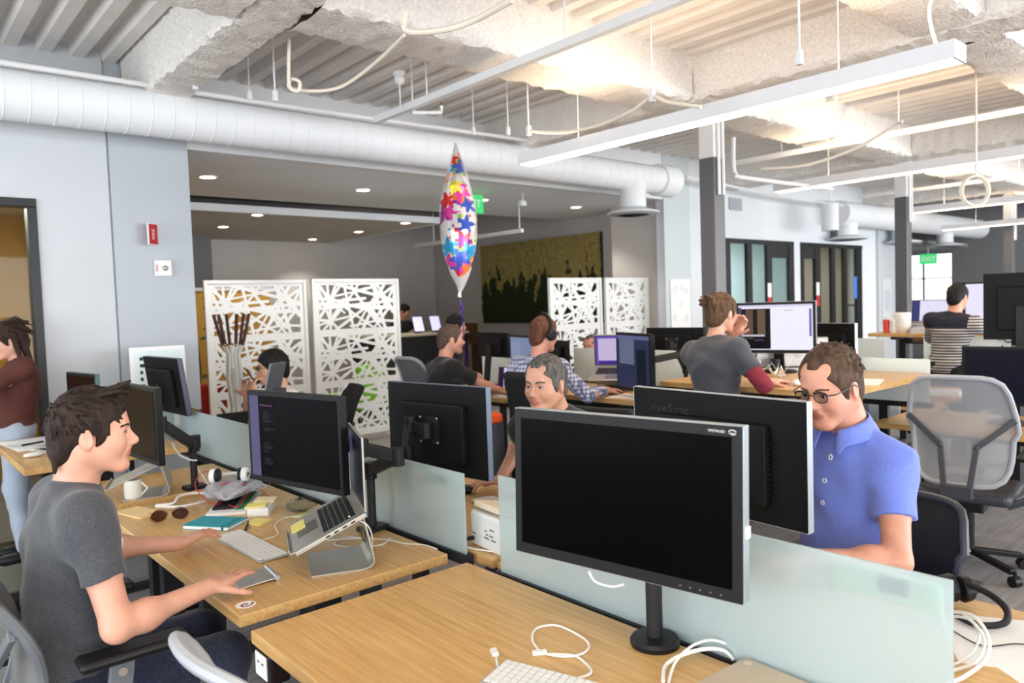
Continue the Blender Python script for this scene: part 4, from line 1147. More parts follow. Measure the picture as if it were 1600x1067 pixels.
# ---------------------------------------------------------------- workstation furniture
def desk(label, x0, x1, y0, y1, z, group='oak topped desks', th=.036):
    t = thing('desk', label, 'desk', ((x0+x1)/2, (y0+y1)/2, 0), 0, group)
    a, b = (x1-x0)/2, (y1-y0)/2
    MB().box2((-a, -b, z-th), (a, b, z)).build('tabletop', OAK, t, bevel=.003)
    for s in (-1, 1):
        yy = s*(b-.22)
        m = MB(); m.box2((-.05, yy-.035, .03), (.05, yy+.035, z-th-.03)); m.box2((-a+.06, yy-.035, 0), (a-.06, yy+.035, .035)); m.box2((-a+.1, yy-.03, z-th-.035), (a-.1, yy+.03, z-th))
        m.build('leg', BLACKM, t, bevel=.004)
    MB().box2((-.04, -b+.2, z-th-.09), (.04, b-.2, z-th-.035)).build('crossbar', BLACKM, t)
    return t
def divider(label, x, y0, y1, z0, z1, marks=(), rail=None, group='frosted glass desk dividers', back=1, legs=True, gm=None):
    t = thing('glass_divider', label, 'divider', (x, (y0+y1)/2, z0), 0, group)
    b = (y1-y0)/2; h = z1-z0
    MB().box2((-.004, -b, 0), (.004, b, h)).build('glass_pane', gm or FROST, t, bevel=.0015)
    rz_ = rail if rail is not None else z0
    m = MB(); m.box2((-.016, -b-.02, -.03), (.016, b+.02, .006)); 
    if legs:
        for s in (-1, 1): m.box2((-.02, s*(b-.3)-.03, -z0), (.02, s*(b-.3)+.03, -.03))
    m.build('mounting_rail', BLACKM, t)
    for (ya, yb, za, zb, ca, cb) in marks:
        yc = (ya+yb)/2-(y0+y1)/2; l = (yb-ya)
        MB().box2((back*.0066, yc-l/2, za-z0), (back*.010, yc+l/2, zb-z0)).build('name_strip', mat('strip_cream', (244, 240, 204), .6), t)
        MB().box2((back*.0043, (ca+cb)/2-(y0+y1)/2-.0-abs(cb-ca)/2, za-z0+(zb-za)*.3), (back*.0064, (ca+cb)/2-(y0+y1)/2+abs(cb-ca)/2, za-z0+(zb-za)*.85)).build('name_block', DGREY, t)
    return t
# bench nearest the camera
desk('empty oak desk in the foreground holding the big black monitor', .77, 1.53, .30, 2.04, .74)
desk('oak desk where the man in charcoal tee types', .785, 1.535, 2.16, 3.75, .74)
desk('small oak desk holding the black arm post behind the man', .77, 1.53, 3.88, 4.52, .74)
desk('oak desk with papers and tape roll at the far left edge', .60, 1.42, 4.60, 5.82, .85)
desk('oak desk of the man in blue polo beyond the near glass', 1.60, 2.34, .02, 1.96, .74)
desk('oak desk of the man in black shirt beyond the glass', 1.61, 2.34, 2.00, 3.72, .74)
desk('oak desk of the man in white shirt beyond far glass', 1.60, 2.02, 3.88, 5.60, .74)
divider('near frosted glass divider behind the big black monitor', 1.555, .525, 1.885, .735, 1.062, [(.545, .765, .985, 1.046, .61, .668)])
divider('frosted glass divider beside the laptop on a stand', 1.578, 2.105, 3.74, .735, 1.03, [(2.13, 2.36, .955, 1.012, 2.21, 2.27)])
divider('far frosted glass divider under the leaning poster', 1.575, 3.86, 5.22, .735, 1.012)
divider('short frosted glass piece at far end of first bench', 1.55, 5.28, 5.72, .735, 1.03, [], legs=False)
# second row
desk('raised oak desk of the man in checked shirt', 3.90, 4.56, 3.28, 4.68, .945)
desk('oak desk of the man in black tee beside the balloon', 4.02, 4.66, 4.76, 5.98, .835)
desk('raised oak desk where the woman in charcoal top stands', 4.06, 5.34, 1.93, 3.17, 1.07)
desk('oak desk of the grey haired man behind the laptop', 4.82, 5.25, 3.7, 5.6, .80)
desk('oak desk behind the woman, under the black monitor backs', 5.42, 5.84, 2.30, 3.4, 1.0)
divider('pale glass divider behind the checked shirt man', 4.76, 3.30, 4.66, .93, 1.22, [], gm=FROST2)
divider('pale glass divider behind the black tee man', 4.76, 4.74, 5.96, .83, 1.12, [], gm=FROST2)
divider('pale glass divider left of the standing woman', 5.38, 1.95, 3.40, .86, 1.16, [(2.75, 3.1, 1.05, 1.12, 2.8, 2.88)], gm=FROST2)
# third row on the right
desk('oak desk behind the empty grey chair', 5.15, 5.95, .2, 2.24, .74)
divider('pale glass divider right of the woman desk', 5.92, 2.36, 3.05, .62, .99, [(2.45, 2.9, .9, .96, 2.62, 2.7)], gm=FROST2)
desk('low oak desk with papers beyond the black monitor', 6.4, 7.1, 1.6, 3.3, .78)
desk('small oak desk seen past the curly haired man', 6.2, 6.9, 3.6, 4.6, .80)
desk('raised oak desk of the man in striped sweater', 8.1, 8.85, .9, 3.55, 1.185)
divider('pale glass divider below striped man desk, left half', 7.45, 3.10, 3.75, .90, 1.17, gm=FROST2)
divider('pale glass divider below striped man desk, right half', 7.98, 2.2, 2.95, .88, 1.17, gm=FROST2)
divider('pale glass divider at the right edge behind monitors', 7.98, .9, 2.0, .88, 1.17, gm=FROST2)
m = MB(); m.box2((-.04, -.12, -.045), (.04, .12, 0)); m.box2((-.03, -.10, -.04), (.03, .10, -.01)); tag(m.build('desk_control', WALN, loc=(8.06, 2.95, 1.148)), 'brown block fixed under the striped man desk edge', 'fitting')

# ---------------------------------------------------------------- monitors
def monitor(label, L, R, h, to_cam, dz, stand='pole', content=None, trim=None, back_mark=None, frame=BEZEL, bez=.018, tilt=0.0, group='flat screen monitors', base_off=-.10, zc=None, arm=None, slim=.032, bulge=True):
    L, R = Vector(L), Vector(R); c = (L+R)/2; e = Vector((R.x-L.x, R.y-L.y, 0)); w = e.length; e.normalize()
    n = Vector((e.y, -e.x, 0))                       # towards the camera side
    if n.dot(Vector((0, 0, 0))-Vector((c.x, c.y, 0))) < 0: n = -n
    if not to_cam: n = -n
    yaw = math.atan2(n.y, n.x)
    top = (L.z+R.z)/2; mz = top-h/2-dz if zc is None else zc-dz
    t = thing('monitor', label, 'monitor', (c.x, c.y, dz), yaw, group)
    MT = trl(0, 0, mz) @ roty(-tilt)
    b = MB(MT); b.m = 0
    b.box2((-slim, -w/2, -h/2), (0, w/2, h/2))
    if trim:
        b.m = 1; e_ = .0025
        b.box2((-slim, -w/2, h/2), (-.004, w/2, h/2+e_)); b.box2((-slim, -w/2-e_, -h/2), (-.004, -w/2, h/2+e_)); b.box2((-slim, w/2, -h/2), (-.004, w/2+e_, h/2+e_)); b.box2((-slim, -w/2, -h/2-e_), (-.004, w/2, -h/2))
    b.build('housing', [frame, trim or frame], t, bevel=.002)
    s = MB(MT); s.box2((-.002, -w/2+bez, -h/2+bez*1.25), (.0012, w/2-bez, h/2-bez))
    sc = s.build('screen', SCREEN, t)
    if content:
        cm = []; q = MB(MT)
        for i, (y0, z0, y1, z1, col, es) in enumerate(content):
            key = 'screen_%d_%d_%d_%d' % (col[0], col[1], col[2], int(es*100))
            mm = mat(key, tuple(int(v*.12) for v in col), .3, emit=col, estr=es, spec=.06)
            if mm not in cm: cm.append(mm)
            q.m = cm.index(mm); W2, H2 = w-2*bez, h-2.25*bez
            ya, yb = W2/2-y0*W2, W2/2-y1*W2     # 0 = left edge as one looks at the screen
            yl, yr = -ya, -yb
            yl, yr = (-W2/2+y0*W2), (-W2/2+y1*W2)
            za, zb = -H2/2+bez*.12+z0*H2, -H2/2+bez*.12+z1*H2
            x = .0016+.0003*i
            q.add([(x, yl, za), (x, yr, za), (x, yr, zb), (x, yl, zb)], [(0, 1, 2, 3)])
        q.build('picture', cm, sc)
    if bulge:
        MB(MT).box2((-slim-.028, -w*.32, -h*.36), (-slim, w*.32, h*.30)).build('rear_shell', MBACK, t, bevel=.010, bseg=3)
        v = MB(MT)
        for i in range(14): v.box2((-slim-.0285, -w*.325, -h*.30+i*h*.04), (-slim-.004, -w*.317, -h*.30+i*h*.04+h*.018))
        v.build('vent_ribs', BLACK, t)
    zt = mz
    if stand == 'pole':
        m = MB(); m.lathe([(.062, 0), (.064, .012), (.058, .020), (.02, .024)], 28, c=(base_off-.03, 0, 0)); m.build('clamp_base', BLACK, t, smooth=True)
        m = MB(); m.cyl((base_off-.03, 0, .02), (base_off-.03, 0, mz-h*.25), .021, n=20); m.cyl((base_off-.03, 0, mz-h*.25), (base_off-.03, 0, mz+.03), .015, n=16); m.build('pole', BLACKM, t, smooth=True)
        m = MB(); m.box2((base_off-.035, -.02, mz-.02), (-slim-.02, .02, mz+.02)); m.box2((-slim-.034, -.05, mz-.05), (-slim-.026, .05, mz+.05)); m.build('mount_plate', BLACKM, t)
    elif stand == 'foot':
        m = MB(); m.lathe([(.12, 0), (.125, .008), (.11, .014), (.03, .018)], 28, c=(base_off, 0, 0)); m.build('stand_base', BLACK, t, smooth=True)
        MB().beam((base_off-.02, 0, .01), (-slim-.03, 0, mz), .07, .028, (1, 0, 0)).build('stand_neck', BLACK, t, bevel=.004)
    elif stand == 'arm':
        cy, sy = math.cos(-yaw), math.sin(-yaw)
        def lo(p): x, y = p[0]-c.x, p[1]-c.y; return Vector((cy*x-sy*y, sy*x+cy*y, (p[2] if len(p) > 2 else dz)-dz))
        base = lo(arm[0]); pts = [lo(p) for p in arm[1:]]
        m = MB(); m.box2((base.x-.05, base.y-.04, 0), (base.x+.05, base.y+.04, .018)); m.cyl((base.x, base.y, .018), (base.x, base.y, pts[0].z), .017, n=16); m.build('arm_post', BLACKM, t, smooth=False)
        vp = Vector((-slim-.05, 0, mz)); m = MB(); prev = None
        for i, p in enumerate(pts+[vp]):
            if prev is not None: m.beam(prev, p, .038, .046); 
            m.cyl(p-Vector((0, 0, .034)), p+Vector((0, 0, .034)), .026, n=16); prev = p
        m.build('arm', BLACK, t, bevel=.004)
        q = MB(); q.box2((-slim-.034, -.055, mz-.055), (-slim-.026, .055, mz+.055)); q.build('mount_plate', BLACKM, t)
        q = MB()
        for a in (-.05, .05):
            for b2 in (-.05, .05): q.ball((-slim-.036, a, mz+b2), .005, 8)
        if bulge: q.build('bolts', ALU, t, smooth=True)
    if back_mark:
        s_, size, yy, zz = back_mark
        # lettering reads correctly from behind
        FM = MT @ trl(-slim-.0006, yy, zz) @ rotz(PI) @ FACE_X
        text('lettering', s_, size, mat('embossed_black', (40, 40, 42), .35), t, FM, .001)
    return t, MT
SB = (200, 208, 240); DK1 = (26, 26, 32); CODE = [(0, 0, .11, 1, (120, 116, 160), .55), (.11, 0, 1, 1, (16, 16, 18), .4)]
rn = random.Random(7)
for blk, n_ in ((.80, 8), (.60, 3), (.42, 7), (.24, 5)):
    for i in range(n_):
        z = blk-.018*i; CODE.append((.16+rn.uniform(0, .03), z, .16+rn.uniform(.05, .16), z+.007, ((110, 106, 124), (96, 84, 110), (88, 96, 104))[i % 3], .32))
CODE.append((.15, .88, .30, .90, (150, 84, 150), .4))
# 1 the big monitor in the foreground
t, MT = monitor('big black monitor in front of the near glass, screen off', (1.278, 1.480, 1.347), (1.372, .866, 1.347), .375, True, .74, 'pole', None, SILVER, base_off=-.135, tilt=.035, bez=.022)
w_ = .622
lg = MT @ trl(.0012, w_/2-.07+0, .375/2-.0125) @ FACE_X
text('lettering', 'VP2770-LED', .0075, WHITE, t, MT @ trl(.0012, w_/2-.056, .375/2-.0118) @ FACE_X, .0002)
m = MB(MT @ trl(.0012, w_/2-.020, .375/2-.012)); m.tube([(0, .008*math.cos(a), .004*math.sin(a)+.001) for a in [PI*i/8 for i in range(9)]], .0009, 5); m.tube([(0, -.008, -.002), (0, .008, -.002)], .0007, 5); m.tube([(0, -.004, -.005), (0, .006, -.005)], .0007, 5)
m.build('logo', WHITE, t)
m = MB(MT)
for i in range(5): m.box2((0, w_/2-.050-.024*i, -.375/2+.010), (.0014, w_/2-.046-.024*i, -.375/2+.0125))
m.build('touch_buttons', MIDG, t)
MB(MT).box2((-.030, w_/2, -.05), (-.012, w_/2+.006, -.025)).build('usb_plug', WHITE, t)
# 2 monitor with its back to us, man in blue polo
t, MT = monitor('black monitor seen from behind, before the man in blue polo', (2.095, 1.725, 1.313), (2.045, 1.055, 1.313), .378, False, .74, 'pole', None, SILVER, back_mark=('ViewSonic', .042, .175, .375/2-.062), base_off=-.12, frame=MBACK)
# 3 code monitor
monitor('monitor with dark code screen before man in charcoal tee', P(385, 606, 3.01), P(530, 624, 2.67), .36, True, .74, 'arm', CODE, None, arm=[(1.50, 2.62), (1.50, 2.62, .98), (1.505, 2.42, 1.06), (1.40, 2.50, 1.10)], base_off=-.1)
# 4 back of middle monitor
monitor('black monitor seen from behind on a bolted post, middle', P(615, 596, 3.32), P(767, 604, 2.93), .365, False, .74, 'arm', None, mat('blue_grey_trim', (96, 110, 128), .4, .3), arm=[(1.68, 2.62), (1.68, 2.62, 1.02), (1.70, 2.62, 1.14)], frame=MBACK)
# 5 monitor behind the man's face
monitor('dark monitor on black arm behind the man in charcoal tee', P(183, 599, 3.85), P(241, 605, 3.46), .365, True, .74, 'arm', [(0, 0, 1, 1, (24, 18, 16), .3)], None, arm=[P(305, 771, 3.82), (P(305, 690, 3.82)), P(303, 695, 3.80), P(252, 662, 3.62)], base_off=-.1)
monitor('small dark monitor poking out over the brown hair', P(103, 580, 4.9), P(147, 587, 4.6), .34, True, .74, 'foot', [(0, 0, 1, 1, (60, 34, 26), .35)], mat('teal_trim', (60, 96, 96), .4))
monitor('black monitor seen from behind beside the leaning poster', P(236, 557, 5.1), P(290, 557, 4.65), .36, False, .74, 'foot', None, mat('blue_trim', (60, 64, 90), .4), tilt=.12, frame=MBACK)
# second row
monitor('far black monitor back above pale glass, left of checked man', P(750, 518, 7.0), P(797, 521, 6.6), .22, False, .80, 'foot', None, None, frame=MBACK)
monitor('pale blue screen left of the checked shirt man', P(796, 522, 6.2), P(838, 526, 5.75), .42, True, .945, 'foot', [(0, 0, 1, 1, (128, 142, 178), .75), (.05, .0, .4, .9, (140, 152, 186), .75)])
monitor('small black monitor back right of the headphones', P(856, 531, 6.9), P(890, 531, 6.4), .27, False, .80, 'foot', None, None, frame=MBACK)
monitor('dark blue screen turned sideways beside the teal can', P(962, 518, 5.35), P(1016, 523, 4.85), .40, True, .945, 'arm', [(0, 0, 1, 1, (52, 60, 96), .55), (.08, .45, .55, .93, (120, 124, 156), .6), (.62, .0, .9, .75, (30, 36, 60), .4), (0, .93, 1, 1, (110, 116, 170), .6)], arm=[(4.60, 3.35), (4.60, 3.35, 1.10), (4.66, 3.45, 1.20)])
monitor('black monitor back on an arm left of standing woman', P(1013, 512, 6.1), P(1102, 511, 5.75), .27, False, 1.0, 'arm', None, None, arm=[(5.2, 3.25), (5.2, 3.25, 1.1), (5.05, 3.4, 1.18)], frame=MBACK)
monitor('wide bright screen the standing woman looks at', P(1150, 474, 5.45), P(1274, 470, 5.15), .36, True, 1.07, 'foot', [(0, 0, 1, 1, (238, 234, 250), .95), (0, 0, .04, 1, (96, 84, 130), .6), (.04, .02, .44, .92, (34, 26, 28), .5), (.10, .34, .20, .9, (140, 112, 92), .4), (.26, .34, .37, .9, (150, 124, 98), .4), (.04, .30, .36, .34, (210, 204, 220), .8), (.04, .02, .34, .29, (22, 20, 30), .4), (.22, .20, .34, .24, (110, 80, 130), .4), (.08, .24, .2, .27, (90, 110, 60), .4), (0, .95, 1, 1, (220, 214, 240), .9), (.955, .3, .985, .9, (120, 130, 200), .7), (.62, .86, .75, .88, (214, 210, 224), .8)], SILVER)
monitor('black monitor back right of the bright screen', P(1277, 506, 5.6), P(1340, 504, 5.3), .36, False, 1.0, 'foot', None, SILVER, frame=MBACK)
# right side
monitor('big dark screen behind the empty grey chair', P(1503, 545, 4.95), P(1640, 540, 4.6), .37, True, .74, 'foot', [(0, 0, 1, 1, (34, 36, 52), .5)], BLACK)
monitor('large black monitor back at right edge behind striped man', P(1537, 430, 5.75), P(1660, 424, 5.45), .50, False, .78, 'foot', None, None, frame=MBACK, zc=1.48)
monitor('bright screen before the man in striped sweater', P(1492, 442, 7.65), P(1545, 440, 7.4), .46, True, 1.185, 'foot', [(0, 0, 1, 1, (232, 226, 250), .95), (0, 0, .3, 1, (60, 50, 66), .6)])
def laptop(label, loc, rz, w, d, ang, content, kb=True, dz=None, tilt=0.0, lid=ALU, group='open laptops', body=ALU, scr=None):
    """origin at the hinge centre, screen facing local -x, keyboard towards -x"""
    t = thing('laptop', label, 'laptop', loc, rz, group)
    MT = roty(-tilt)
    MB(MT).box2((-d, -w/2, -.008), (0, w/2, .008)).build('base', body, t, bevel=.003)
    if kb:
        k = MB(MT)
        for r_ in range(6):
            for c_ in range(14):
                x = -d*.12-r_*d*.078; y = -w*.40+c_*w*.8/14
                k.box2((x-d*.068, y+.001, .008), (x, y+w*.8/14-.002, .0095))
        k.build('keys', BLACK, t)
        MB(MT).box2((-d*.92, -w*.16, .008), (-d*.63, w*.16, .0086)).build('trackpad', DALU, t)
    LT = MT @ trl(0, 0, .008) @ roty(ang)
    h = scr or d
    MB(LT).box2((-.0025, -w/2, 0), (.0045, w/2, h)).build('lid', lid, t, bevel=.003)
    s = MB(LT).box2((-.0034, -w/2+.006, .012), (-.0024, w/2-.006, h-.006)).build('screen', BLACK, t)
    cm = []; q = MB(LT)
    for i, (y0, z0, y1, z1, col, es) in enumerate(content):
        mm = mat('screen_%d_%d_%d_%d' % (col[0], col[1], col[2], int(es*100)), tuple(int(v*.12) for v in col), .3, emit=col, estr=es, spec=.06)
        if mm not in cm: cm.append(mm)
        q.m = cm.index(mm); W2, H2 = w-.03, h-.03; x = -.0038-.0002*i
        ya, yb, za, zb = W2/2-y0*W2, W2/2-y1*W2, .018+z0*H2, .018+z1*H2
        q.add([(x, ya, za), (x, yb, za), (x, yb, zb), (x, ya, zb)], [(0, 1, 2, 3)])
    q.build('picture', cm, s)
    return t, MT
def laptop_stand(label, loc, rz, w=.25, group='bent aluminium laptop stands', slope=.45, depth=.24, height=.15, m=ALU):
    """bent sheet: foot plate, upright curve, sloping shelf; the rear upright stands at the origin"""
    t = thing('laptop_stand', label, 'stand', loc, rz, group)
    pr = [(-.20, .003), (-.03, .003), (-.005, .008), (.008, .022), (.006, .045), (-.02, height-.02), (-.028, height)]
    sh = [(-.028, height), (-.028-depth, height-depth*slope)]
    th = .005
    mb = MB()
    pts = [Vector((x, 0, z)) for x, z in pr]+[Vector((x, 0, z)) for x, z in sh[1:]]
    pts.append(Vector((sh[1][0]-.004, 0, sh[1][1]+.012)))
    for i in range(len(pts)-1):
        mb.beam(pts[i], pts[i+1]+(pts[i+1]-pts[i]).normalized()*.002, w, th, (0, 0, 1) if abs((pts[i+1]-pts[i]).normalized().z) < .9 else (1, 0, 0))
    mb.build('bent_plate', m, t, smooth=False)
    q = MB(); q.tube([(-.010+.0*a, .055*math.cos(a), .085+.022*math.sin(a)) for a in [2*PI*i/16 for i in range(16)]], .003, 6, closed=True); q.build('cable_hole', BLK if m is None else DALU, t)
    return t

# ---------------------------------------------------------------- task chairs
def task_chair(label, loc, rz, mesh=MESHG, frame=GREYP, dark=DGREY, top=1.02, seat=.46, w=.47, arms=True, group='mesh task chairs', brace=True, lean=.12, solidback=False, seatm=None, arm_h=.20):
    t = thing('task_chair', label, 'chair', loc, rz, group)
    H0 = seat+.07; hh = top-H0
    def back(y, z):                       # y -1..1, z 0..1
        wd = w/2*(.90+.10*math.sin(PI*min(z*1.25, 1))) if z > .5 else w/2*(.86+.10*z)
        x = -.235-lean*hh*z*z*1.2+.045*math.sin(PI*z*1.1)*1.0-.05*(1-abs(y)**2)*.8
        return Vector((x, y*wd, H0+hh*z))
    def loop(s, n=40):
        out = []
        for i in range(n):
            a = 2*PI*i/n; c, q = math.cos(a), math.sin(a)
            k = (abs(c)**5+abs(q)**5)**(-1/5)
            out.append(back(c*k*s, .5+.5*q*k*(1-(1-s)*w/hh)))
        return out
    if solidback:
        b = MB().grid(lambda u, v: back((2*u-1)*(.98 if .1 < v < .9 else .86), v), 12, 14); b.build('backrest', mesh, t, smooth=True, solid=.05, bevel=.02)
    else:
        fr = MB(); fr.tube(loop(1.0), .015, 8, closed=True); fr.build('backrest_frame', frame, t, smooth=True)
        inner = MB().grid(lambda u, v: back((2*u-1)*.98*(1.0001-abs(.97*(2*v-1))**5)**.2, .5+.485*(2*v-1))+Vector((.003, 0, 0)), 14, 16); inner.build('backrest_mesh', mesh, t, smooth=True)
    if brace:
        m = MB()
        for s in (-1, 1):
            a = back(s*1.0, .62)+Vector((-.022, 0, 0)); b_ = back(s*.36, .36)+Vector((-.05, 0, 0)); c = Vector((-.335, s*.06, H0-.02)); d = Vector((-.14, s*.05, seat-.06))
            for p, q in ((a, b_), (b_, c), (c, d)): m.beam(p, q, .030, .018, (1, 0, 0))
            m.ball(b_, .016, 8); m.ball(c, .016, 8)
        m.box2((-.355, -.075, H0-.06), (-.30, .075, H0+.01)); m.build('y_brace', dark, t, bevel=.003)
    sm = seatm or dark
    q = MB(); q.box2((-.24, -.235, seat-.04), (.23, .235, seat+.03)); q.build('seat', sm, t, bevel=.03, bseg=3)
    MB().box2((-.18, -.10, seat-.10), (.10, .10, seat-.04)).build('mechanism', BLACK, t, bevel=.01)
    if arms:
        for s in (-1, 1):
            a = MB(); a.box2((-.14, s*.285-.045, seat+arm_h), (.14, s*.285+.045, seat+arm_h+.03)); ao = a.build('armrest', BLACK, t, bevel=.014, bseg=3)
            p = MB(); p.beam((-.10, s*.20, seat-.06), (-.07, s*.285, seat-.02), .06, .022, (0, 1, 0)); p.beam((-.07, s*.285, seat-.03), (-.03, s*.285, seat+arm_h), .062, .020, (0, 1, 0)); p.build('arm_post', dark, ao, bevel=.004)
            MB().cyl((-.035, s*.297, seat+arm_h-.03), (-.035, s*.302, seat+arm_h-.03), .012, n=14).build('bolt', ALU, ao, smooth=True)
    m = MB(); m.cyl((-.03, 0, .10), (-.03, 0, seat-.09), .030, n=16); m.cyl((-.03, 0, .24), (-.03, 0, seat-.09), .022, n=16); m.build('gas_lift', BLACK, t, smooth=True)
    for i in range(5):
        a = 2*PI*i/5+.35; d = Vector((math.cos(a), math.sin(a), 0)); o = Vector((-.03, 0, 0))
        m = MB(); m.beam(o+d*.02+Vector((0, 0, .115)), o+d*.29+Vector((0, 0, .078)), .045, .03); m.build('base_leg', BLACK, t, bevel=.006)
        c = MB(); s_ = d.cross(Vector((0, 0, 1))); ce = o+d*.30+Vector((0, 0, .03)); c.cyl(ce-s_*.022, ce+s_*.022, .03, n=14); c.cyl(ce, ce+Vector((0, 0, .05)), .01, n=8); c.build('caster', BLACK, t, smooth=True)
    return t
task_chair('empty light grey mesh chair with dark y brace, right', (4.80, 1.53, 0), .12, top=1.145, seat=.47, w=.54, lean=.10)
task_chair('pepper mesh chair the man in charcoal tee sits on', (.52, 2.52, 0), 0.0, MESHD, MIDG, MIDG, top=1.0, seat=.445, w=.50, arm_h=.245, lean=.24)
task_chair('light grey chair back at the bottom edge, foreground desk', (.80, 1.53, 0), .05, MESHG, GREYP, DGREY, top=.945, seat=.45, seatm=ORANGE, arms=False)
task_chair('dark mesh chair under the man in blue polo', (2.62, 1.16, 0), PI-.1, MESHK, DGREY, MIDG, top=.86, seat=.445, arm_h=.19)
task_chair('black chair under the man in black shirt', (2.62, 2.45, 0), PI-.15, MESHK, BLACK, BLACK, top=.92, seat=.45, group='black task chairs')
task_chair('black chair back just right of the man in black shirt', (3.24, 2.74, 0), .2, MESHK, BLACK, BLACK, top=1.06, seat=.50, w=.50, solidback=True, brace=False, arms=False, group='black task chairs')
task_chair('black chair behind the checked shirt man', (3.25, 3.34, 0), .25, MESHK, BLACK, BLACK, top=1.22, seat=.62, w=.42, solidback=True, brace=False, arms=False, group='black task chairs')
task_chair('grey chair back left of the man in black tee', (3.82, 5.40, 0), .02, mat('grey_back_fabric', (112, 112, 116), .8), GREYP, DGREY, top=1.20, seat=.56, w=.46, arms=False, brace=False)
task_chair('black chair behind the man in white shirt', (2.62, 5.36, 0), PI-.2, MESHK, BLACK, BLACK, top=1.03, seat=.47, w=.40, solidback=True, brace=False, arms=False, group='black task chairs')
task_chair('black chair back at the far left edge', (.52, 3.98, 0), .1, MESHK, BLACK, BLACK, top=1.0, seat=.45, w=.46, solidback=True, brace=False, arms=False, group='black task chairs')
task_chair('dark chair behind the man in striped sweater', (7.42, 1.95, 0), .2, MESHK, DGREY, DGREY, top=1.12, seat=.56, w=.5, solidback=True, brace=False, arms=False)
task_chair('small beige mesh chair past the curly haired man', (5.98, 3.48, 0), .3, meshfab('beige_mesh', (186, 180, 174), .2), GREYP, DGREY, top=1.04, seat=.47, w=.44, arms=False, brace=False)
# mobile pedestal with an orange cushion
t = thing('mobile_pedestal', 'dark drawer pedestal with orange seat cushion', 'cabinet', (3.10, 4.18, 0), 0, 'drawer pedestals')
MB().box2((-.25, -.2, .06), (.25, .2, .80)).build('carcass', DGREY, t, bevel=.006)
for i in range(3): d_ = MB().box2((-.258, -.19, .08+.24*i), (-.25, .19, .30+.24*i)).build('drawer', mat('drawer_grey', (70, 72, 76), .5), t, bevel=.003); MB().box2((-.27, -.06, .26+.24*i), (-.258, .06, .275+.24*i)).build('handle', ALU, d_)
MB().box2((-.25, -.2, .80), (.25, .2, .87)).build('cushion', ORANGE, t, bevel=.02, bseg=3)
for a in (-.2, .2):
    for b in (-.15, .15): MB().cyl((a, b, 0), (a, b, .06), .02, n=10).build('caster', BLACK, t)
# ---------------------------------------------------------------- things on the desks
def keyboard(label, loc, rz, L=.43, Wd=.115, rows=6, cols=19, numpad=True, group='white keyboards', mk=WHITE, base=ALU):
    t = thing('keyboard', label, 'keyboard', loc, rz, group)
    MB(roty(-.03)).box2((-Wd/2, -L/2, .002), (Wd/2, L/2, .010)).build('base', base, t, bevel=.003)
    k = MB(roty(-.03)); rw = (Wd-.012)/rows
    for r in range(rows):
        x0 = -Wd/2+.006+r*rw
        if r == 0 and not numpad or r == 0:
            segs = []; y = L/2-.006; un = (L-.012)/cols
            for u in (1, 1, 1, 1.3, 5, 1.3, 1): segs.append((y, y-un*u)); y -= un*u
            while y-un > -L/2: segs.append((y, y-un)); y -= un
        else:
            un = (L-.012)/cols; segs = [(L/2-.006-i*un, L/2-.006-(i+1)*un) for i in range(cols)]
        for a, b in segs: k.box2((x0+.001, b+.0012, .009), (x0+rw-.0012, a-.0012, .0128))
    k.build('keys', mk, t)
    return t
def cable(label, pts, r=.0028, m=WCABLE, group=None, sm=8, cat='cable', closed=False):
    pts = [Vector(p) for p in pts]; p0 = pts[0].copy(); b = MB(); b.tube(spline([p-p0 for p in pts], sm), r, 8)
    return tag(b.build('cable', m, smooth=True, loc=p0), label, cat, group)
def flat(name, label, cat, pts, z, m, th=.002, group=None):
    c = Vector((sum(p[0] for p in pts)/len(pts), sum(p[1] for p in pts)/len(pts), z))
    return tag(MB().prism([(p[0]-c.x, p[1]-c.y) for p in pts], 0, th).build(name, m, loc=c), label, cat, group)
def rect(cx, cy, a, b, rz):
    c, s = math.cos(rz), math.sin(rz); return [(cx+c*x-s*y, cy+s*x+c*y) for x, y in ((-a/2, -b/2), (a/2, -b/2), (a/2, b/2), (-a/2, b/2))]
Z1 = .74
# --- desk of the man in charcoal tee
keyboard('white keyboard under the left hand of man in charcoal tee', (1.062, 2.775, Z1), .02)
cable('white keyboard cable curling left of the laptop', [(1.12, 2.80, .748), (1.20, 2.84, .743), (1.25, 2.98, .743), (1.33, 3.05, .743), (1.40, 3.0, .743), (1.44, 2.9, .743)], .0022)
t = thing('trackpad', 'silver trackpad under the right hand of charcoal tee man', 'trackpad', (.935, 2.425, Z1), -.12)
MB(roty(-.07)).box2((-.065, -.065, .003), (.065, .065, .009)).build('touch_plate', ALU, t, bevel=.003)
MB().cyl((.060, -.066, .010), (.060, .066, .010), .0088, n=16).build('battery_tube', SILVER, t, smooth=True)
t = thing('sticker', 'round white sticker with dark red swirl on desk corner', 'sticker', (.832, 2.232, Z1), .3)
MB().lathe([(.030, .0004), (.030, .0008)], 24).build('disc', PAPER, t)
m = MB()
for i in range(18):
    a = .35*i; r = .004+.0011*i; m.ball((r*math.cos(a), r*math.sin(a)*.8, .0010), (.0042, .0036, .0004), 8)
m.build('red_swirl', mat('maroon_ink', (120, 28, 44), .6), t)
RZL = math.radians(-22)
laptop_stand('bent aluminium stand carrying the open laptop', (1.312, 2.340, Z1), RZL, .255, height=.192, slope=.45, depth=.235)
t, MT = laptop('open silver laptop tilted on a bent stand', (1.290, 2.340, .945), RZL, .365, .25, .42, [(0, 0, 1, 1, (44, 44, 66), .5), (.03, .05, .3, .95, (80, 80, 110), .5), (.35, .1, .95, .9, (30, 30, 42), .4)], tilt=.42)
m = MB(MT)
for i in range(4): m.box2((-.055-.03*i, -.1832, -.002), (-.040-.03*i, -.182, .003))
m.build('side_ports', BLACK, t)
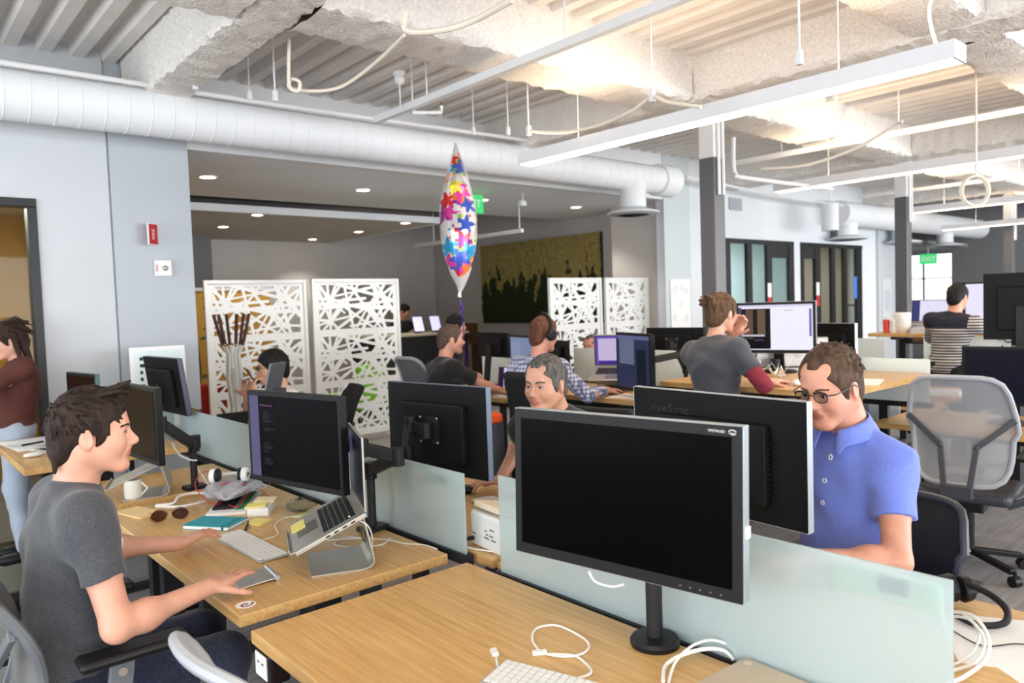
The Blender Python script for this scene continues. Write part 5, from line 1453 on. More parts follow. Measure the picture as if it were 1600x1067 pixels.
flat('sticky_note', 'yellow sticky notes stuck on the laptop front corner', 'paper', rect(0, 0, .05, .10, 0), 0, YELLOW, .003).matrix_world = Matrix.LocRotScale(Vector((1.290, 2.340, .945)), Euler((0, 0, RZL)), None) @ MT @ trl(-.222, .075, .009)
cable('white charger cable hanging from the laptop side', [(1.19, 2.235, .935), (1.24, 2.20, .90), (1.28, 2.24, .83), (1.30, 2.30, .76), (1.345, 2.42, .744), (1.41, 2.50, .743), (1.38, 2.60, .743), (1.30, 2.56, .743), (1.33, 2.47, .743), (1.42, 2.42, .743), (1.49, 2.47, .743)], .0024)
cable('white cable running right across desk to the glass edge', [(1.30, 2.62, .744), (1.40, 2.55, .743), (1.46, 2.46, .744), (1.49, 2.36, .743), (1.525, 2.30, .744), (1.532, 2.22, .744)], .0024)
t = thing('cable_adapter', 'small white cable adapter lying behind the laptop stand', 'adapter', (1.39, 2.475, Z1), 1.0); MB().box2((-.028, -.008, 0), (.028, .008, .010)).build('adapter_body', WHITE, t, bevel=.002); MB().cyl((.028, 0, .005), (.045, 0, .005), .003, n=8).build('cable_end', WCABLE, t)
tag(MB().box2((-.045, -.010, 0), (.045, .010, .010)).build('black_remote', BLACK, loc=(1.47, 2.60, Z1), rz=1.2, bevel=.002), 'small black strip lying under white cables near the glass', 'remote')
# sunglasses
t = thing('sunglasses', 'brown aviator sunglasses lying on the desk', 'sunglasses', (.965, 3.415, Z1), 1.30)
m = MB()
for s in (-1, 1):
    m.tube([Vector((-.012, s*.034+.028*math.cos(a), .022+.022*math.sin(a)-.004*s*math.cos(a))) for a in [2*PI*i/18 for i in range(18)]], .0013, 6, closed=True)
    m.tube([(-.012, s*.062, .034), (.05, s*.066, .020), (.115, s*.060, .004)], .0016, 6)
m.tube([(-.012, -.008, .036), (-.016, 0, .040), (-.012, .008, .036)], .0014, 6)
m.build('wire_frame', mat('bronze', (120, 84, 50), .3, .8), t, smooth=True)
for s in (-1, 1): MB().ball((-.012, s*.034, .021), (.0008, .027, .021), 16).build('lens', SUNGL, t, smooth=True)
t.scale = (1.22, 1.22, 1.22)
t = thing('notebook', 'turquoise notebook beside the typing hand', 'notebook', (1.075, 3.175, Z1), -.95); MB().box2((-.105, -.068, .002), (.105, .068, .014)).build('pages', PAPER, t); m = MB(); m.box2((-.108, -.071, .014), (.108, .071, .017)); m.box2((-.108, -.071, 0), (.108, .071, .002)); m.build('cover', mat('turquoise', (22, 150, 166), .5), t, bevel=.001); MB().box2((.075, -.0715, -.0), (.083, .0715, .0175)).build('elastic_band', mat('teal_dark', (16, 110, 126), .6), t)
flat('envelope', 'manila card lying at the left end of the desk', 'paper', rect(.90, 3.64, .11, .22, .25), Z1, mat('manila', (236, 204, 150), .7), .006)
# grey bag, notebook and folder under the headphones
t = thing('plastic_bag', 'crumpled grey plastic bag under white headphones', 'bag', (1.285, 3.545, Z1+.036), -.45)
rn = random.Random(11)
def bagf(u, v):
    a = 2*PI*u; k = math.sin(PI*v); return (.125*math.cos(a)*(1+.25*math.sin(3*a+4*v))*k+.01*math.sin(9*a+7*v), .245*(2*v-1)+.02*math.sin(5*a), .026+.026*math.sin(a)*k+.009*math.sin(7*a+11*v)*k)
MB().grid(bagf, 30, 26).build('crumpled_film', mat('grey_film', (176, 174, 184), .3, var=.1, vscale=20), t, smooth=True)
t = thing('planner', 'black and white planner with green edge under the bag', 'notebook', (1.265, 3.46, Z1), -.55); MB().box2((-.085, -.20, 0), (.085, .20, .012)).build('cover', PAPER, t, bevel=.001); MB().box2((-.07, -.14, .012), (.02, .18, .024)).build('black_sleeve', BLACK, t, bevel=.002); MB().box2((.03, -.16, .012), (.07, .16, .016)).build('green_strip', mat('green_edge', (60, 140, 100), .6), t)
t = thing('headphones', 'white and black headphones with red cable on the bag', 'headphones', (1.285, 3.57, .855), .9)
for s in (-1, 1):
    ec = MB().cyl((0, s*.062, 0), (0, s*.088, 0), .036, .032, n=22).build('ear_cup', WHITE, t, bevel=.004)
    MB().cyl((0, s*.044, 0), (0, s*.062, 0), .034, n=22).build('ear_pad', BLACK, ec, bevel=.006)
    MB().cyl((0, s*.0885, 0), (0, s*.0895, 0), .012, n=14).build('cap_logo', BLACK, ec)
m = MB(); m.tube([Vector((.085*math.sin(a)*1.0, .086*math.cos(a), -.01-.0*a)) for a in [PI*i/14 for i in range(15)]], .009, 8); m.build('headband', WHITE, t, smooth=True)
cable('red headphone cable looping down over the bag', [(1.25, 3.62, .86), (1.18, 3.62, .88), (1.12, 3.55, .84), (1.13, 3.46, .79), (1.17, 3.42, .765), (1.22, 3.45, .80), (1.20, 3.53, .81), (1.27, 3.52, .83), (1.36, 3.42, .80), (1.38, 3.34, .77)], .0022, mat('red_cable', (190, 24, 36), .4))
cable('red cable end trailing over the planner', [(1.20, 3.36, .768), (1.22, 3.30, .765), (1.27, 3.36, .78), (1.33, 3.42, .795), (1.40, 3.45, .80)], .0022, mat('red_cable', (190, 24, 36), .4))
t = thing('paper_box', 'white box topped with yellow sticky notes', 'box', (1.30, 3.235, Z1), -.60); MB().box2((-.045, -.082, 0), (.045, .082, .036)).build('box_body', PAPER, t, bevel=.002); m = MB(roty(-.05)); m.box2((-.055, -.075, .037), (.035, -.005, .044)); m.build('sticky_stack', YELLOW, t); MB(roty(.04)).box2((-.035, .002, .037), (.05, .08, .047)).build('cream_stack', mat('cream_paper', (244, 224, 178), .7), t)
flat('sticky_pad', 'yellow sticky pad beside the pen', 'paper', rect(1.215, 3.07, .075, .075, .5), Z1, YELLOW, .008)
t = thing('pen', 'black pen beside the white keyboard', 'pen', (1.165, 3.06, Z1+.005), 1.1); MB().cyl((-.07, 0, 0), (.045, 0, 0), .005, n=10).build('barrel', BLACK, t, smooth=True); MB().cyl((.045, 0, 0), (.068, 0, 0), .0045, .001, n=10).build('tip', ALU, t, smooth=True)
t = thing('plastic_wrapper', 'crumpled clear plastic wrapper under the code monitor', 'wrapper', (1.42, 3.10, Z1)); m = MB()
def wr_(u, v):
    a = 2*PI*u; k = math.sin(PI*v)**.7; return (.06*math.cos(a)*k*(1+.3*math.sin(5*a+9*v)), .06*math.sin(a)*k*(1+.3*math.cos(4*a+5*v)), .03+.03*(2*v-1)*(1+.3*math.sin(6*a))-.0)
m.grid(wr_, 22, 12).build('film', CLEARP, t)
flat('sticky_note', 'pale yellow note under the clear wrapper', 'paper', rect(1.40, 3.02, .075, .075, .4), Z1, mat('pale_note', (226, 226, 140), .7), .003)
cable('pair of white cables beside the empty laptop stand', [(.99, 3.71, .744), (1.05, 3.66, .75), (1.10, 3.72, .765), (1.18, 3.74, .76), (1.25, 3.70, .75)], .006)
cable('lower white cable beside the empty laptop stand', [(.985, 3.69, .744), (1.06, 3.60, .744), (1.14, 3.60, .744), (1.20, 3.62, .744)], .006)
laptop_stand('empty bent aluminium laptop stand behind the face', (1.13, 3.98, Z1), -.35, .24, height=.16, slope=.42, m=mat('stand_taupe', (176, 168, 160), .4, .5))
t = thing('mug', 'cream mug hidden behind the chin', 'mug', (.955, 3.95, Z1)); MB().lathe([(.032, 0), (.040, .01), (.042, .095), (.038, .095), (.034, .01)], 20).build('cup', mat('cream_ceramic', (240, 236, 226), .3), t, smooth=True); MB().tube([(.04*math.cos(-.6), .04*math.sin(-.6), .08), (.068*math.cos(-.6), .068*math.sin(-.6), .05), (.04*math.cos(-.6), .04*math.sin(-.6), .02)], .005, 8).build('handle', mat('cream_ceramic', (240, 236, 226), .3), t, smooth=True)
cable('white cable hanging from the black monitor arm', [P(268, 692, 3.72), P(280, 710, 3.74), P(296, 718, 3.78), P(308, 719, 3.79)], .004)
cable('white cable running down behind black arm post', [P(306, 728, 3.83), P(318, 745, 3.83), P(325, 757, 3.83)], .003)
# --- far left desk
ZD = .85
flat('paper_sheet', 'white paper sheets on the far left desk', 'paper', rect(.80, 5.52, .32, .50, .1), ZD, PAPER, .003)
t = thing('pen', 'black pen on the papers of the far left desk', 'pen', (.77, 5.48, ZD+.008), .5); MB().cyl((-.07, 0, 0), (.07, 0, 0), .006, n=8).build('barrel', BLACK, t)
keyboard('white keyboard on the far left desk', (.80, 5.13, ZD), .35, L=.28, cols=14, numpad=False)
tag(MB().ball((0, 0, .008), (.055, .03, .014), 16).build('computer_mouse', WHITE, smooth=True, loc=(.70, 4.98, ZD+.006), rz=.3), 'white mouse on the far left desk', 'mouse')
t = thing('tape_roll', 'roll of tape on the far left desk', 'tape', (.95, 5.72, ZD+.05)); m = MB()
m.tube([Vector((.035*math.cos(a), 0, .035*math.sin(a))) for a in [2*PI*i/20 for i in range(20)]], .014, 8, closed=True); m.build('tape_ring', PAPER, t, smooth=True)
t, MT = laptop('closed grey laptop on a slope, far left desk', (.98, 5.10, ZD+.01), .4, .30, .21, -1.5, [], kb=False)
# --- opposite side of first bench, far end
laptop('small open laptop with white page before the slanted monitor', (1.90, 5.02, .75), PI+1.1+.4, .32, .21, .15, [(0, 0, 1, 1, (200, 206, 216), .8), (.1, .7, .45, .82, (120, 60, 70), .6), (.15, .1, .3, .55, (150, 156, 170), .6)], lid=BLACK) 
t = thing('poster_board', 'white framed board with black lettering leaning on grey wall', 'board', P(252, 640, 5.6) - Vector((0, 0, P(252, 640, 5.6).z-.8)), -.12)
MB(rotx(-.05)).box2((-.19, -.01, 0), (.19, .01, .60)).build('frame', WHITE, t, bevel=.003); MB(rotx(-.05)).box2((-.165, -.013, .03), (.165, -.010, .57)).build('poster_sheet', mat('poster_pale', (222, 236, 236), .6), t)
mm = MB(rotx(-.05)); rr = random.Random(3)
for i in range(9): mm.box2((-.125, -.0145, .10+.05*i), (-.125+rr.uniform(.018, .035), -.013, .125+.05*i))
mm.build('lettering', BLACK, t)
t2 = thing('side_table', 'low white table the poster board stands on', 'table', (t.location.x, t.location.y, 0)); MB().box2((-.25, -.06, .77), (.25, .12, .80)).build('tabletop', WHITE, t2)
for a in (-.22, .22): MB().box2((a-.015, 0, 0), (a+.015, .03, .77)).build('leg', BLACKM, t2)
t = thing('name_card', 'tan card clipped on the far glass divider', 'sign', (1.60, 4.98, .985)); MB().box2((-.004, -.09, -.035), (.004, .09, .035)).build('card', mat('tan_card', (222, 178, 120), .7), t); MB().box2((-.006, -.10, -.04), (.006, -.09, .04)).build('clip', BLACK, t)
t = thing('tablet_stand', 'grey tablet on a stand before the man in white shirt', 'tablet', P(425, 612, 4.9), -1.05); MB(roty(.30)).box2((-.008, -.08, 0), (.008, .08, .20)).build('tablet_body', mat('slate_grey', (110, 114, 122), .35, .4), t, bevel=.004); MB().box2((0, -.07, -.06), (.06, .07, .02)).build('stand_foot', DGREY, t); MB().box2((.01, -.02, -(P(425, 612, 4.9).z-.74)), (.05, .02, -.05)).build('stand_post', DGREY, t)
# coat stand
t = thing('coat_stand', 'white branching coat stand with brown tips before the screen', 'coat stand', P(370, 655, 7.0) - Vector((0, 0, P(370, 655, 7.0).z)), .25)
m = MB(); m.cyl((0, 0, 0), (0, 0, 1.12), .040, .034, n=14)
m.build('pole', WHITE, t, smooth=True)
for i in range(6):
    a = 2*PI*i/6+.2; d = Vector((math.cos(a), math.sin(a), 0)); b = MB(); b.tube([d*.04+Vector((0, 0, .78)), d*.065+Vector((0, 0, 1.02)), d*.05+Vector((0, 0, 1.25)), d*.10+Vector((0, 0, 1.35))], .013, 8); o = b.build('branch', WHITE, t, smooth=True)
    MB().tube([d*.09+Vector((0, 0, 1.33)), d*.16+Vector((0, 0, 1.62))], .015, 8).build('branch_tip', mat('brown_tip', (84, 44, 40), .5), o, smooth=True)
    f = MB(); f.tube([d*.03+Vector((0, 0, .78)), d*.12+Vector((0, 0, .35)), d*.24+Vector((0, 0, .01))], .012, 8); f.build('foot', WHITE, t, smooth=True)
# perforated screens
def perforated(label, x0, x1, y, z0, z1, seed, group):
    t = thing('perforated_screen', label, 'screen', ((x0+x1)/2, y, 0), 0, group)
    w = x1-x0; h = z1-z0
    f = MB(); fw = .035
    f.box2((-w/2, -.02, z0), (-w/2+fw, .02, z1)); f.box2((w/2-fw, -.02, z0), (w/2, .02, z1)); f.box2((-w/2+fw, -.019, z1-fw), (w/2-fw, .019, z1-.001)); f.box2((-w/2+fw, -.019, z0), (w/2-fw, .019, z0+fw*.8))
    f.build('frame', WHITE, t, bevel=.003)
    for s in (-1, 1): MB().box2((s*(w/2-.1)-.03, -.22, 0), (s*(w/2-.1)+.03, .22, .03)).box2((s*(w/2-.1)-.02, -.02, .03), (s*(w/2-.1)+.02, .02, z0)).build('foot', WHITE, t)
    T = 3; th = (h-2*fw)/T; iw = w-2*fw-.10; rn = random.Random(seed)
    hubs = [(-iw*.36, .62), (-iw*.36, .24), (iw*.30, .22), (-.04*iw, .80), (.12*iw, .45), (iw*.42, .62)]
    segs = []
    for hx, hz in hubs:
        for k in range(9 if hx < -iw*.2 else 6):
            a = 2*PI*k/(9 if hx < -iw*.2 else 6)+rn.uniform(-.25, .25); segs.append((hx, hz, a, rn.uniform(.020, .035), rn.uniform(.24, .55)))
    for k in range(9):
        segs.append((rn.uniform(-.5, .5)*iw, rn.uniform(.1, .9), rn.uniform(0, 2*PI), rn.uniform(.026, .042), 1.5))
    for q in range(T):
        b0 = z0+fw+q*th; m = MB()
        m.box2((-w/2+fw, -.006, b0), (-iw/2, .006, b0+th)); m.box2((iw/2, -.006, b0), (w/2-fw, .006, b0+th)); m.box2((-iw/2, -.006, b0), (iw/2, .006, b0+th*.075)); m.box2((-iw/2, -.006, b0+th*.94), (iw/2, .006, b0+th))
        for ks, (hx, hz, a, wd, ln) in enumerate(segs):
            for sg in ((1, -1) if ln > 1 else (1,)):
                dx, dz = math.cos(a)*sg, math.sin(a)*sg; L = ln
                if dx > 0: L = min(L, (iw/2-hx)/dx)
                if dx < 0: L = min(L, (-iw/2-hx)/dx)
                zz = hz*th
                if dz > 0: L = min(L, (th*.96-zz)/dz)
                if dz < 0: L = min(L, (th*.05-zz)/dz)
                if L > .02: m.beam((hx, 0, b0+zz), (hx+dx*L, 0, b0+zz+dz*L), .0125+.00011*ks, wd, (0, 1, 0) if False else (-dz, 0, dx))
        m.build('lattice', WHITE, t)
    return t
SG = 'white perforated screens'
perforated('leftmost white perforated screen, behind the coat stand', 2.75, 3.90, 8.1, .10, 1.985, 5, SG)
perforated('second white perforated screen, left of man in black tee', 3.97, 5.15, 8.1, .10, 1.995, 5, SG)
perforated('third white perforated screen, before the moss panel', 6.36, 7.30, 6.62, .10, 1.93, 5, SG)
perforated('rightmost white perforated screen by the pale pier', 7.37, 8.26, 6.62, .10, 1.93, 5, SG)
# --- foreground desk
keyboard('white keyboard at the bottom edge of the foreground desk', (1.138, 1.237, Z1), .31, L=.285, Wd=.118, cols=14, numpad=False)
CW = 'white cables on the foreground desk'
cable('white usb cable looping between keyboard and monitor base', [(1.08, 1.33, .744), (1.155, 1.435, .744)], .003, group=CW, sm=1)
tag(MB().box2((-.016, -.008, -.004), (.016, .008, .006)).build('usb_plug', WHITE, loc=(1.160, 1.447, .745), rz=1.1, bevel=.001), 'white usb plug left of the bottom edge keyboard', 'plug')
cable('looped white extension cable right of the usb plug', [PZ(845, 1020, .744), PZ(832, 1000, .744), PZ(838, 982, .744), PZ(868, 977, .744), PZ(900, 990, .744), PZ(920, 1006, .744), PZ(912, 1020, .744), PZ(885, 1026, .744), PZ(855, 1022, .744), PZ(895, 1024, .744), PZ(912, 1034, .744), PZ(924, 1050, .744), PZ(900, 1060, .744), PZ(862, 1063, .746)], .003)
tag(MB().box2((-.018, -.007, -.004), (.018, .007, .006)).build('usb_socket', WHITE, loc=PZ(843, 1020, .745), rz=-.6, bevel=.001), 'white usb socket end of the looped cable', 'plug')
cable('thin white cable arching from base to the rail', [PZ(1005, 970, .744), PZ(1050, 972, .75), PZ(1085, 985, .76), PZ(1108, 1004, .75), PZ(1125, 1018, .742)], .0028)
cable('thick white cable bending toward closed laptop', [PZ(1146, 1030, .745), PZ(1130, 1016, .765), PZ(1100, 1014, .775), PZ(1064, 1024, .765), PZ(1040, 1040, .75), PZ(1036, 1064, .745)], .0048)
cable('second white cable bending over the thick one', [PZ(1152, 1026, .745), PZ(1138, 1008, .77), PZ(1110, 1000, .785), PZ(1080, 1010, .78), PZ(1055, 1035, .76), PZ(1045, 1066, .745)], .0034)
cable('white cable sagging behind the big black monitor', [P(920, 892, 1.95), P(930, 908, 1.95), P(955, 916, 1.95), P(975, 913, 1.95)], .0036)
t = thing('laptop', 'closed beige laptop at the bottom edge of the foreground desk', 'laptop', (1.408, .80, Z1), -.06); MB().box2((-.125, -.18, .0), (.125, .18, .026)).build('body', mat('beige_metal', (206, 186, 160), .4, .35), t, bevel=.006, bseg=3); MB().lathe([(.010, .0261), (.010, .0265)], 18, c=(.10, .155, 0)).build('rubber_foot', mat('beige_foot', (224, 208, 184), .5), t)
t = thing('power_socket', 'white power socket under the left edge of foreground desk', 'socket', (.80, 1.97, .665)); MB().box2((-.03, -.05, -.045), (.03, .05, .04)).build('housing', BLACK, t, bevel=.008); MB().box2((-.034, -.036, -.032), (-.030, .036, .032)).build('face_plate', WHITE, t, bevel=.001); m = MB(); m.box2((-.0348, -.02, .006), (-.034, -.008, .010)); m.box2((-.0348, .008, .006), (-.034, .02, .010)); m.build('slots', BLACK, t)
# --- gap between the dividers: label printer and mid desk
t = thing('label_printer', 'white printer with beige lid between the two glass dividers', 'printer', (1.735, 2.08, Z1), -.12)
MB().box2((-.085, -.11, 0), (.11, .10, .13)).build('housing', WHITE, t, bevel=.012, bseg=3); MB(trl(0, 0, .13) @ roty(.18)).box2((-.08, -.10, 0), (.10, .085, .022)).build('lid', mat('beige_lid', (236, 218, 194), .5), t, bevel=.006)
m = MB(); rr = random.Random(9)
for i in range(10):
    y = rr.uniform(-.09, .07); z = rr.choice((.045, .058, .07, .08)); m.box2((-.0862, y, z), (-.085, y+rr.uniform(.01, .03), z+.005))
m.build('rating_label', mat('grey_ink', (120, 120, 126), .6), t); MB().cyl((-.086, .072, .03), (-.115, .088, .026), .008, n=10).build('power_plug', BLACK, t, smooth=True)
cable('white cable on the wood before the white printer', [(1.61, 2.17, .746), (1.63, 2.11, .744), (1.64, 2.06, .748), (1.66, 2.01, .744)], .003)
keyboard('white keyboard beside the hand of man in black shirt', (2.08, 2.44, Z1), PI, L=.43)
tag(MB().ball((0, 0, .012), (.055, .032, .022), 16).build('computer_mouse', BLACK, smooth=True, loc=(2.10, 2.80, Z1+.008), rz=2.4), 'black mouse under the hand of man in black shirt', 'mouse')
t = thing('headphones', 'black folded headphones behind the white printer', 'headphones', (1.93, 2.26, Z1+.05), .4); MB().tube([Vector((0, .06*math.cos(a), .055*math.sin(a))) for a in [2*PI*i/20 for i in range(20)]], .018, 8, closed=True).build('ear_pad', BLACK, t, smooth=True); MB().cyl((.005, 0, 0), (.03, 0, 0), .045, n=18).build('ear_cup', mat('ink_blue', (30, 56, 76), .5), t)
# --- polo man's desk
flat('paper_sheet', 'white printed sheet under black headphones, right edge', 'paper', rect(2.10, .60, .30, .24, .5), Z1, PAPER, .0015, 'loose sheets at the right edge')
flat('paper_sheet', 'second white sheet angled under the first, right edge', 'paper', rect(2.02, .48, .30, .22, .9), Z1, PAPER, .0010, 'loose sheets at the right edge')
t = thing('headphones', 'black over-ear headphones on the paper at right edge', 'headphones', (2.21, .71, Z1+.042), -.75)
MB().cyl((-.03, .095, 0), (.012, .095, .004), .040, .044, n=20).build('ear_cup', BLACK, t, bevel=.008); MB().cyl((.02, .080, .004), (.055, .080, .006), .043, .036, n=20).build('ear_cup', BLACK, t, bevel=.008)
m = MB(); m.cyl((-.04, .096, 0), (-.03, .095, 0), .036, n=20); m.build('ear_pad', mat('blue_black', (30, 36, 56), .5), t, bevel=.004)
m = MB(); m.tube(spline([(.03, .05, .03), (.06, -.01, .02), (.07, -.07, .0), (.04, -.11, -.022), (-.02, -.105, -.030), (-.05, -.05, -.030), (-.05, .04, -.025)], 6), .010, 8); m.build('headband', BLACK, t, smooth=True)
t.scale = (.9, .9, .9)
cable('thin black headphone cable across the papers', [(2.07, .70, .746), (2.03, .62, .746), (2.10, .56, .747), (2.14, .46, .747), (2.10, .40, .746)], .0018, BLACK)
cable('outer white cable looping past the near glass end', [PZ(1484, 955, .79), PZ(1520, 962, .82), PZ(1544, 995, .80), PZ(1540, 1030, .76), PZ(1505, 1058, .75), PZ(1480, 1066, .746)], .0046)
cable('middle white cable looping past the near glass end', [PZ(1480, 962, .76), PZ(1515, 968, .79), PZ(1538, 1000, .77), PZ(1525, 1033, .75), PZ(1488, 1048, .747), PZ(1478, 1052, .747)], .0038)
cable('inner thin white cable at the near glass end', [PZ(1518, 970, .76), PZ(1530, 990, .765), PZ(1522, 1015, .755), PZ(1500, 1034, .746), PZ(1480, 1040, .745)], .003)
tag(MB().ball((0, 0, 0), (.015, .03, .018), 12).build('green_eraser', mat('teal_green', (30, 110, 96), .6), smooth=True, loc=(2.00, 1.47, Z1+.018)), 'small teal lump on the desk under polo man monitor', 'toy')
# --- second row
laptop_stand('aluminium stand under the purple screen laptop', (4.44, 3.85, .945), .50, .25, height=.14, slope=.35, m=DALU)
laptop('open laptop with purple screen on a stand', (4.42, 3.86, 1.105), .50, .36, .25, .28, [(0, 0, 1, 1, (120, 90, 200), .6), (.06, .14, .70, .92, (206, 190, 226), .8), (.72, .14, .96, .92, (190, 176, 220), .7), (.08, .02, .92, .09, (70, 50, 140), .6)], tilt=.33)
laptop('open laptop with pale screen before the man in black tee', (4.36, 5.02, .843), .45, .33, .22, .2, [(0, 0, .14, 1, (70, 40, 80), .5), (.14, 0, 1, 1, (206, 206, 240), .9), (.3, .2, .6, .8, (190, 190, 230), .8)])
t = thing('drink_can', 'teal drink can on the checked man desk', 'can', (4.26, 3.42, .945)); MB().lathe([(.026, 0), (.033, .008), (.033, .105), (.027, .118)], 20).build('can_body', mat('teal_can', (110, 168, 172), .3, .5), t, smooth=True); MB().lathe([(.0265, .118), (.024, .120)], 20).build('can_lid', ALU, t)
flat('paper_sheet', 'white paper beside the teal can', 'paper', rect(4.06, 3.40, .22, .30, .1), .945, PAPER, .004)
flat('dark_phone', 'dark phone by the hand of checked shirt man', 'phone', rect(4.13, 3.66, .07, .14, .2), .945, BLACK, .008)
flat('notebook', 'open white notebook on the black tee man desk', 'notebook', rect(4.14, 4.86, .15, .2, .2), .835, PAPER, .01)
tag(MB().box2((-.05, -.05, 0), (.05, .05, .05)).build('balloon_weight', mat('weight_dark', (40, 30, 44), .4), loc=(4.075, 5.30, .835), bevel=.006), 'dark weight holding the balloon ribbon', 'weight')
# woman's desk
rr = random.Random(21)
for i, (x, y, lb) in enumerate(((4.80, 2.86, 'leftmost white folded paper crane beside the bright screen'), (4.66, 2.62, 'middle white folded paper crane'), (4.52, 2.35, 'white paper crane nearest the curly hair'), (4.74, 2.72, 'small white paper crane between the two large ones'))):
    m = MB(); s = .085 if i < 3 else .06
    m.add([(-.3*s, 0, .1*s), (.3*s, 0, .1*s), (0, .95*s, .95*s)], [(0, 1, 2)]); m.add([(-.3*s, 0, .1*s), (.3*s, 0, .1*s), (0, -.95*s, .85*s)], [(0, 1, 2)])
    m.add([(.1*s, -.08*s, .1*s), (.1*s, .08*s, .1*s), (.75*s, 0, 1.25*s)], [(0, 1, 2)]); m.add([(-.1*s, -.08*s, .1*s), (-.1*s, .08*s, .1*s), (-.8*s, 0, 1.5*s)], [(0, 1, 2)])
    m.add([(-.35*s, 0, .2*s), (.35*s, 0, .2*s), (0, .18*s, 0), (0, -.18*s, 0)], [(0, 1, 2), (0, 3, 1), (0, 2, 3), (1, 3, 2)])
    tag(m.build('paper_crane', PAPER, solid=.002, loc=(x, y, 1.071), rz=rr.uniform(0, 3)), lb, 'origami', 'folded paper cranes')
flat('dark_phone', 'dark phone beside the hand of the standing woman', 'phone', rect(4.30, 2.46, .07, .14, .4), 1.07, BLACK, .008)
tag(MB().ball((0, 0, .012), (.055, .032, .02), 14).build('computer_mouse', WHITE, smooth=True, loc=(4.28, 2.30, 1.076), rz=.2), 'white mouse on the standing woman desk', 'mouse')
flat('paper_sheet', 'white paper pile at the right end of woman desk', 'paper', rect(4.62, 2.10, .30, .28, .3), 1.07, PAPER, .006)
t = thing('all_in_one_computer', 'silver all-in-one seen from behind, below the bright screen', 'computer', (P(1240, 580, 5.5).x, P(1240, 580, 5.5).y, 1.071), PI+.75); MB().box2((-.02, -.27, .02), (.01, .27, .24)).build('rear_shell', ALU, t, bevel=.012, bseg=3); MB().ball((.011, .03, .12), (.002, .026, .032), 14).build('apple_mark', WHITE, t, smooth=True); MB().box2((-.09, -.09, 0), (.05, .09, .02)).build('stand', ALU, t)
tag(MB().lathe([(.035, 0), (.035, .1), (.03, .1)], 16).build('dark_cup', BLACK, smooth=True, loc=(4.90, 2.80, 1.07)), 'dark cup behind the paper cranes', 'cup')
# right-hand desks
for i, (p, s, lb) in enumerate((((6.7, 2.7, .78), (.30, .35, .02), 'paper pile with yellow note beyond empty chair'), ((6.55, 2.3, .78), (.25, .3, .03), 'white papers on the low desk at right'))):
    t = thing('paper_stack', lb, 'paper', p, .2*i, 'paper stacks on the low desk'); MB().box2((-s[0]/2, -s[1]/2, 0), (s[0]/2, s[1]/2, s[2])).build('sheets', PAPER, t); 
    if i == 0: MB().box2((-.06, -.14, s[2]), (.08, .02, s[2]+.025)).build('yellow_pad', mat('pale_yellow', (240, 238, 180), .7), t)
t = thing('bowl', 'pale bowl with papers right of the curly haired man', 'bowl', P(1424, 622, 6.0)-Vector((0, 0, .02))); MB().lathe([(.05, -.0), (.10, .07), (.12, .10), (.11, .1), (.05, .01)], 18).build('bowl_shell', mat('cream_bowl', (226, 216, 200), .5), t, smooth=True)
t_ = thing('side_table', 'small oak shelf under the pale bowl', 'table', (t.location.x, t.location.y, 0)); MB().box2((-.2, -.22, t.location.z-.05), (.2, .22, t.location.z)).build('tabletop', OAK, t_); MB().box2((-.03, -.03, 0), (.03, .03, t.location.z-.05)).build('leg', GREYP, t_)
laptop('bright open laptop left of the striped man', (8.62, 3.10, 1.27), .1, .42, .25, .2, [(0, 0, 1, 1, (232, 226, 250), .9), (0, 0, .18, 1, (70, 76, 130), .7)])
t = thing('laptop_riser', 'pale box the bright laptop stands on', 'stand', (8.50, 3.10, 1.185)); MB().box2((-.13, -.2, 0), (.13, .2, .076)).build('riser_box', GREYP, t, bevel=.004)
for y, c, lb in ((3.42, (206, 60, 44), 'red topped bottle on the raised desk'), (3.34, (226, 226, 224), 'white paper cup on the raised desk')):
    t = thing('bottle' if y > 3.4 else 'paper_cup', lb, 'bottle' if y > 3.4 else 'cup', (8.25, y, 1.185)); MB().lathe([(.03, 0), (.035, .12), (.03, .14)], 16).build('body', mat('c%d' % c[1], c, .4), t, smooth=True); MB().lathe([(.02, .14), (.02, .17)], 14).build('cap', WHITE, t)
tag(MB().box2((-.14, -.2, 0), (.14, .2, .05)).build('document_pile', mat('pale_blue_paper', (196, 200, 212), .6), loc=(8.3, 2.95, 1.185)), 'pale pile of documents left of striped man', 'paper')
cable('dark cables tangled under the right edge monitor', [P(1560, 520, 6.9), P(1575, 535, 6.9), P(1590, 525, 6.9), P(1598, 540, 6.9), P(1580, 548, 6.9), P(1565, 540, 6.9)], .006, BLACK)

# --- foil balloon with stars, seen nearly edge on
BP = P(716, 340, 6.05)
t = thing('foil_balloon', 'star shaped foil balloon printed with coloured stars', 'balloon', BP, math.atan2(FW.y, FW.x)+.05)
def star_r(a, n=5, ro=.60, ri=.43):
    k = (a/(2*PI)*n) % 1.0; k = abs(k-.5)*2          # 1 at tips
    return ri+(ro-ri)*k**1.5
V_ = []; nA, nR = 100, 16; bm_ = MB(); lay = []
PALETTE = [(150, 52, 150), (40, 160, 214), (150, 196, 52), (220, 44, 50), (240, 222, 70), (226, 66, 160), (60, 90, 190), (238, 126, 40)]
BM = [mat('foil_white', (238, 236, 236), .12, .35)]+[mat('foil_%d' % i, c, .2, .25) for i, c in enumerate(PALETTE)]
vs, fs, mi = [], [], []
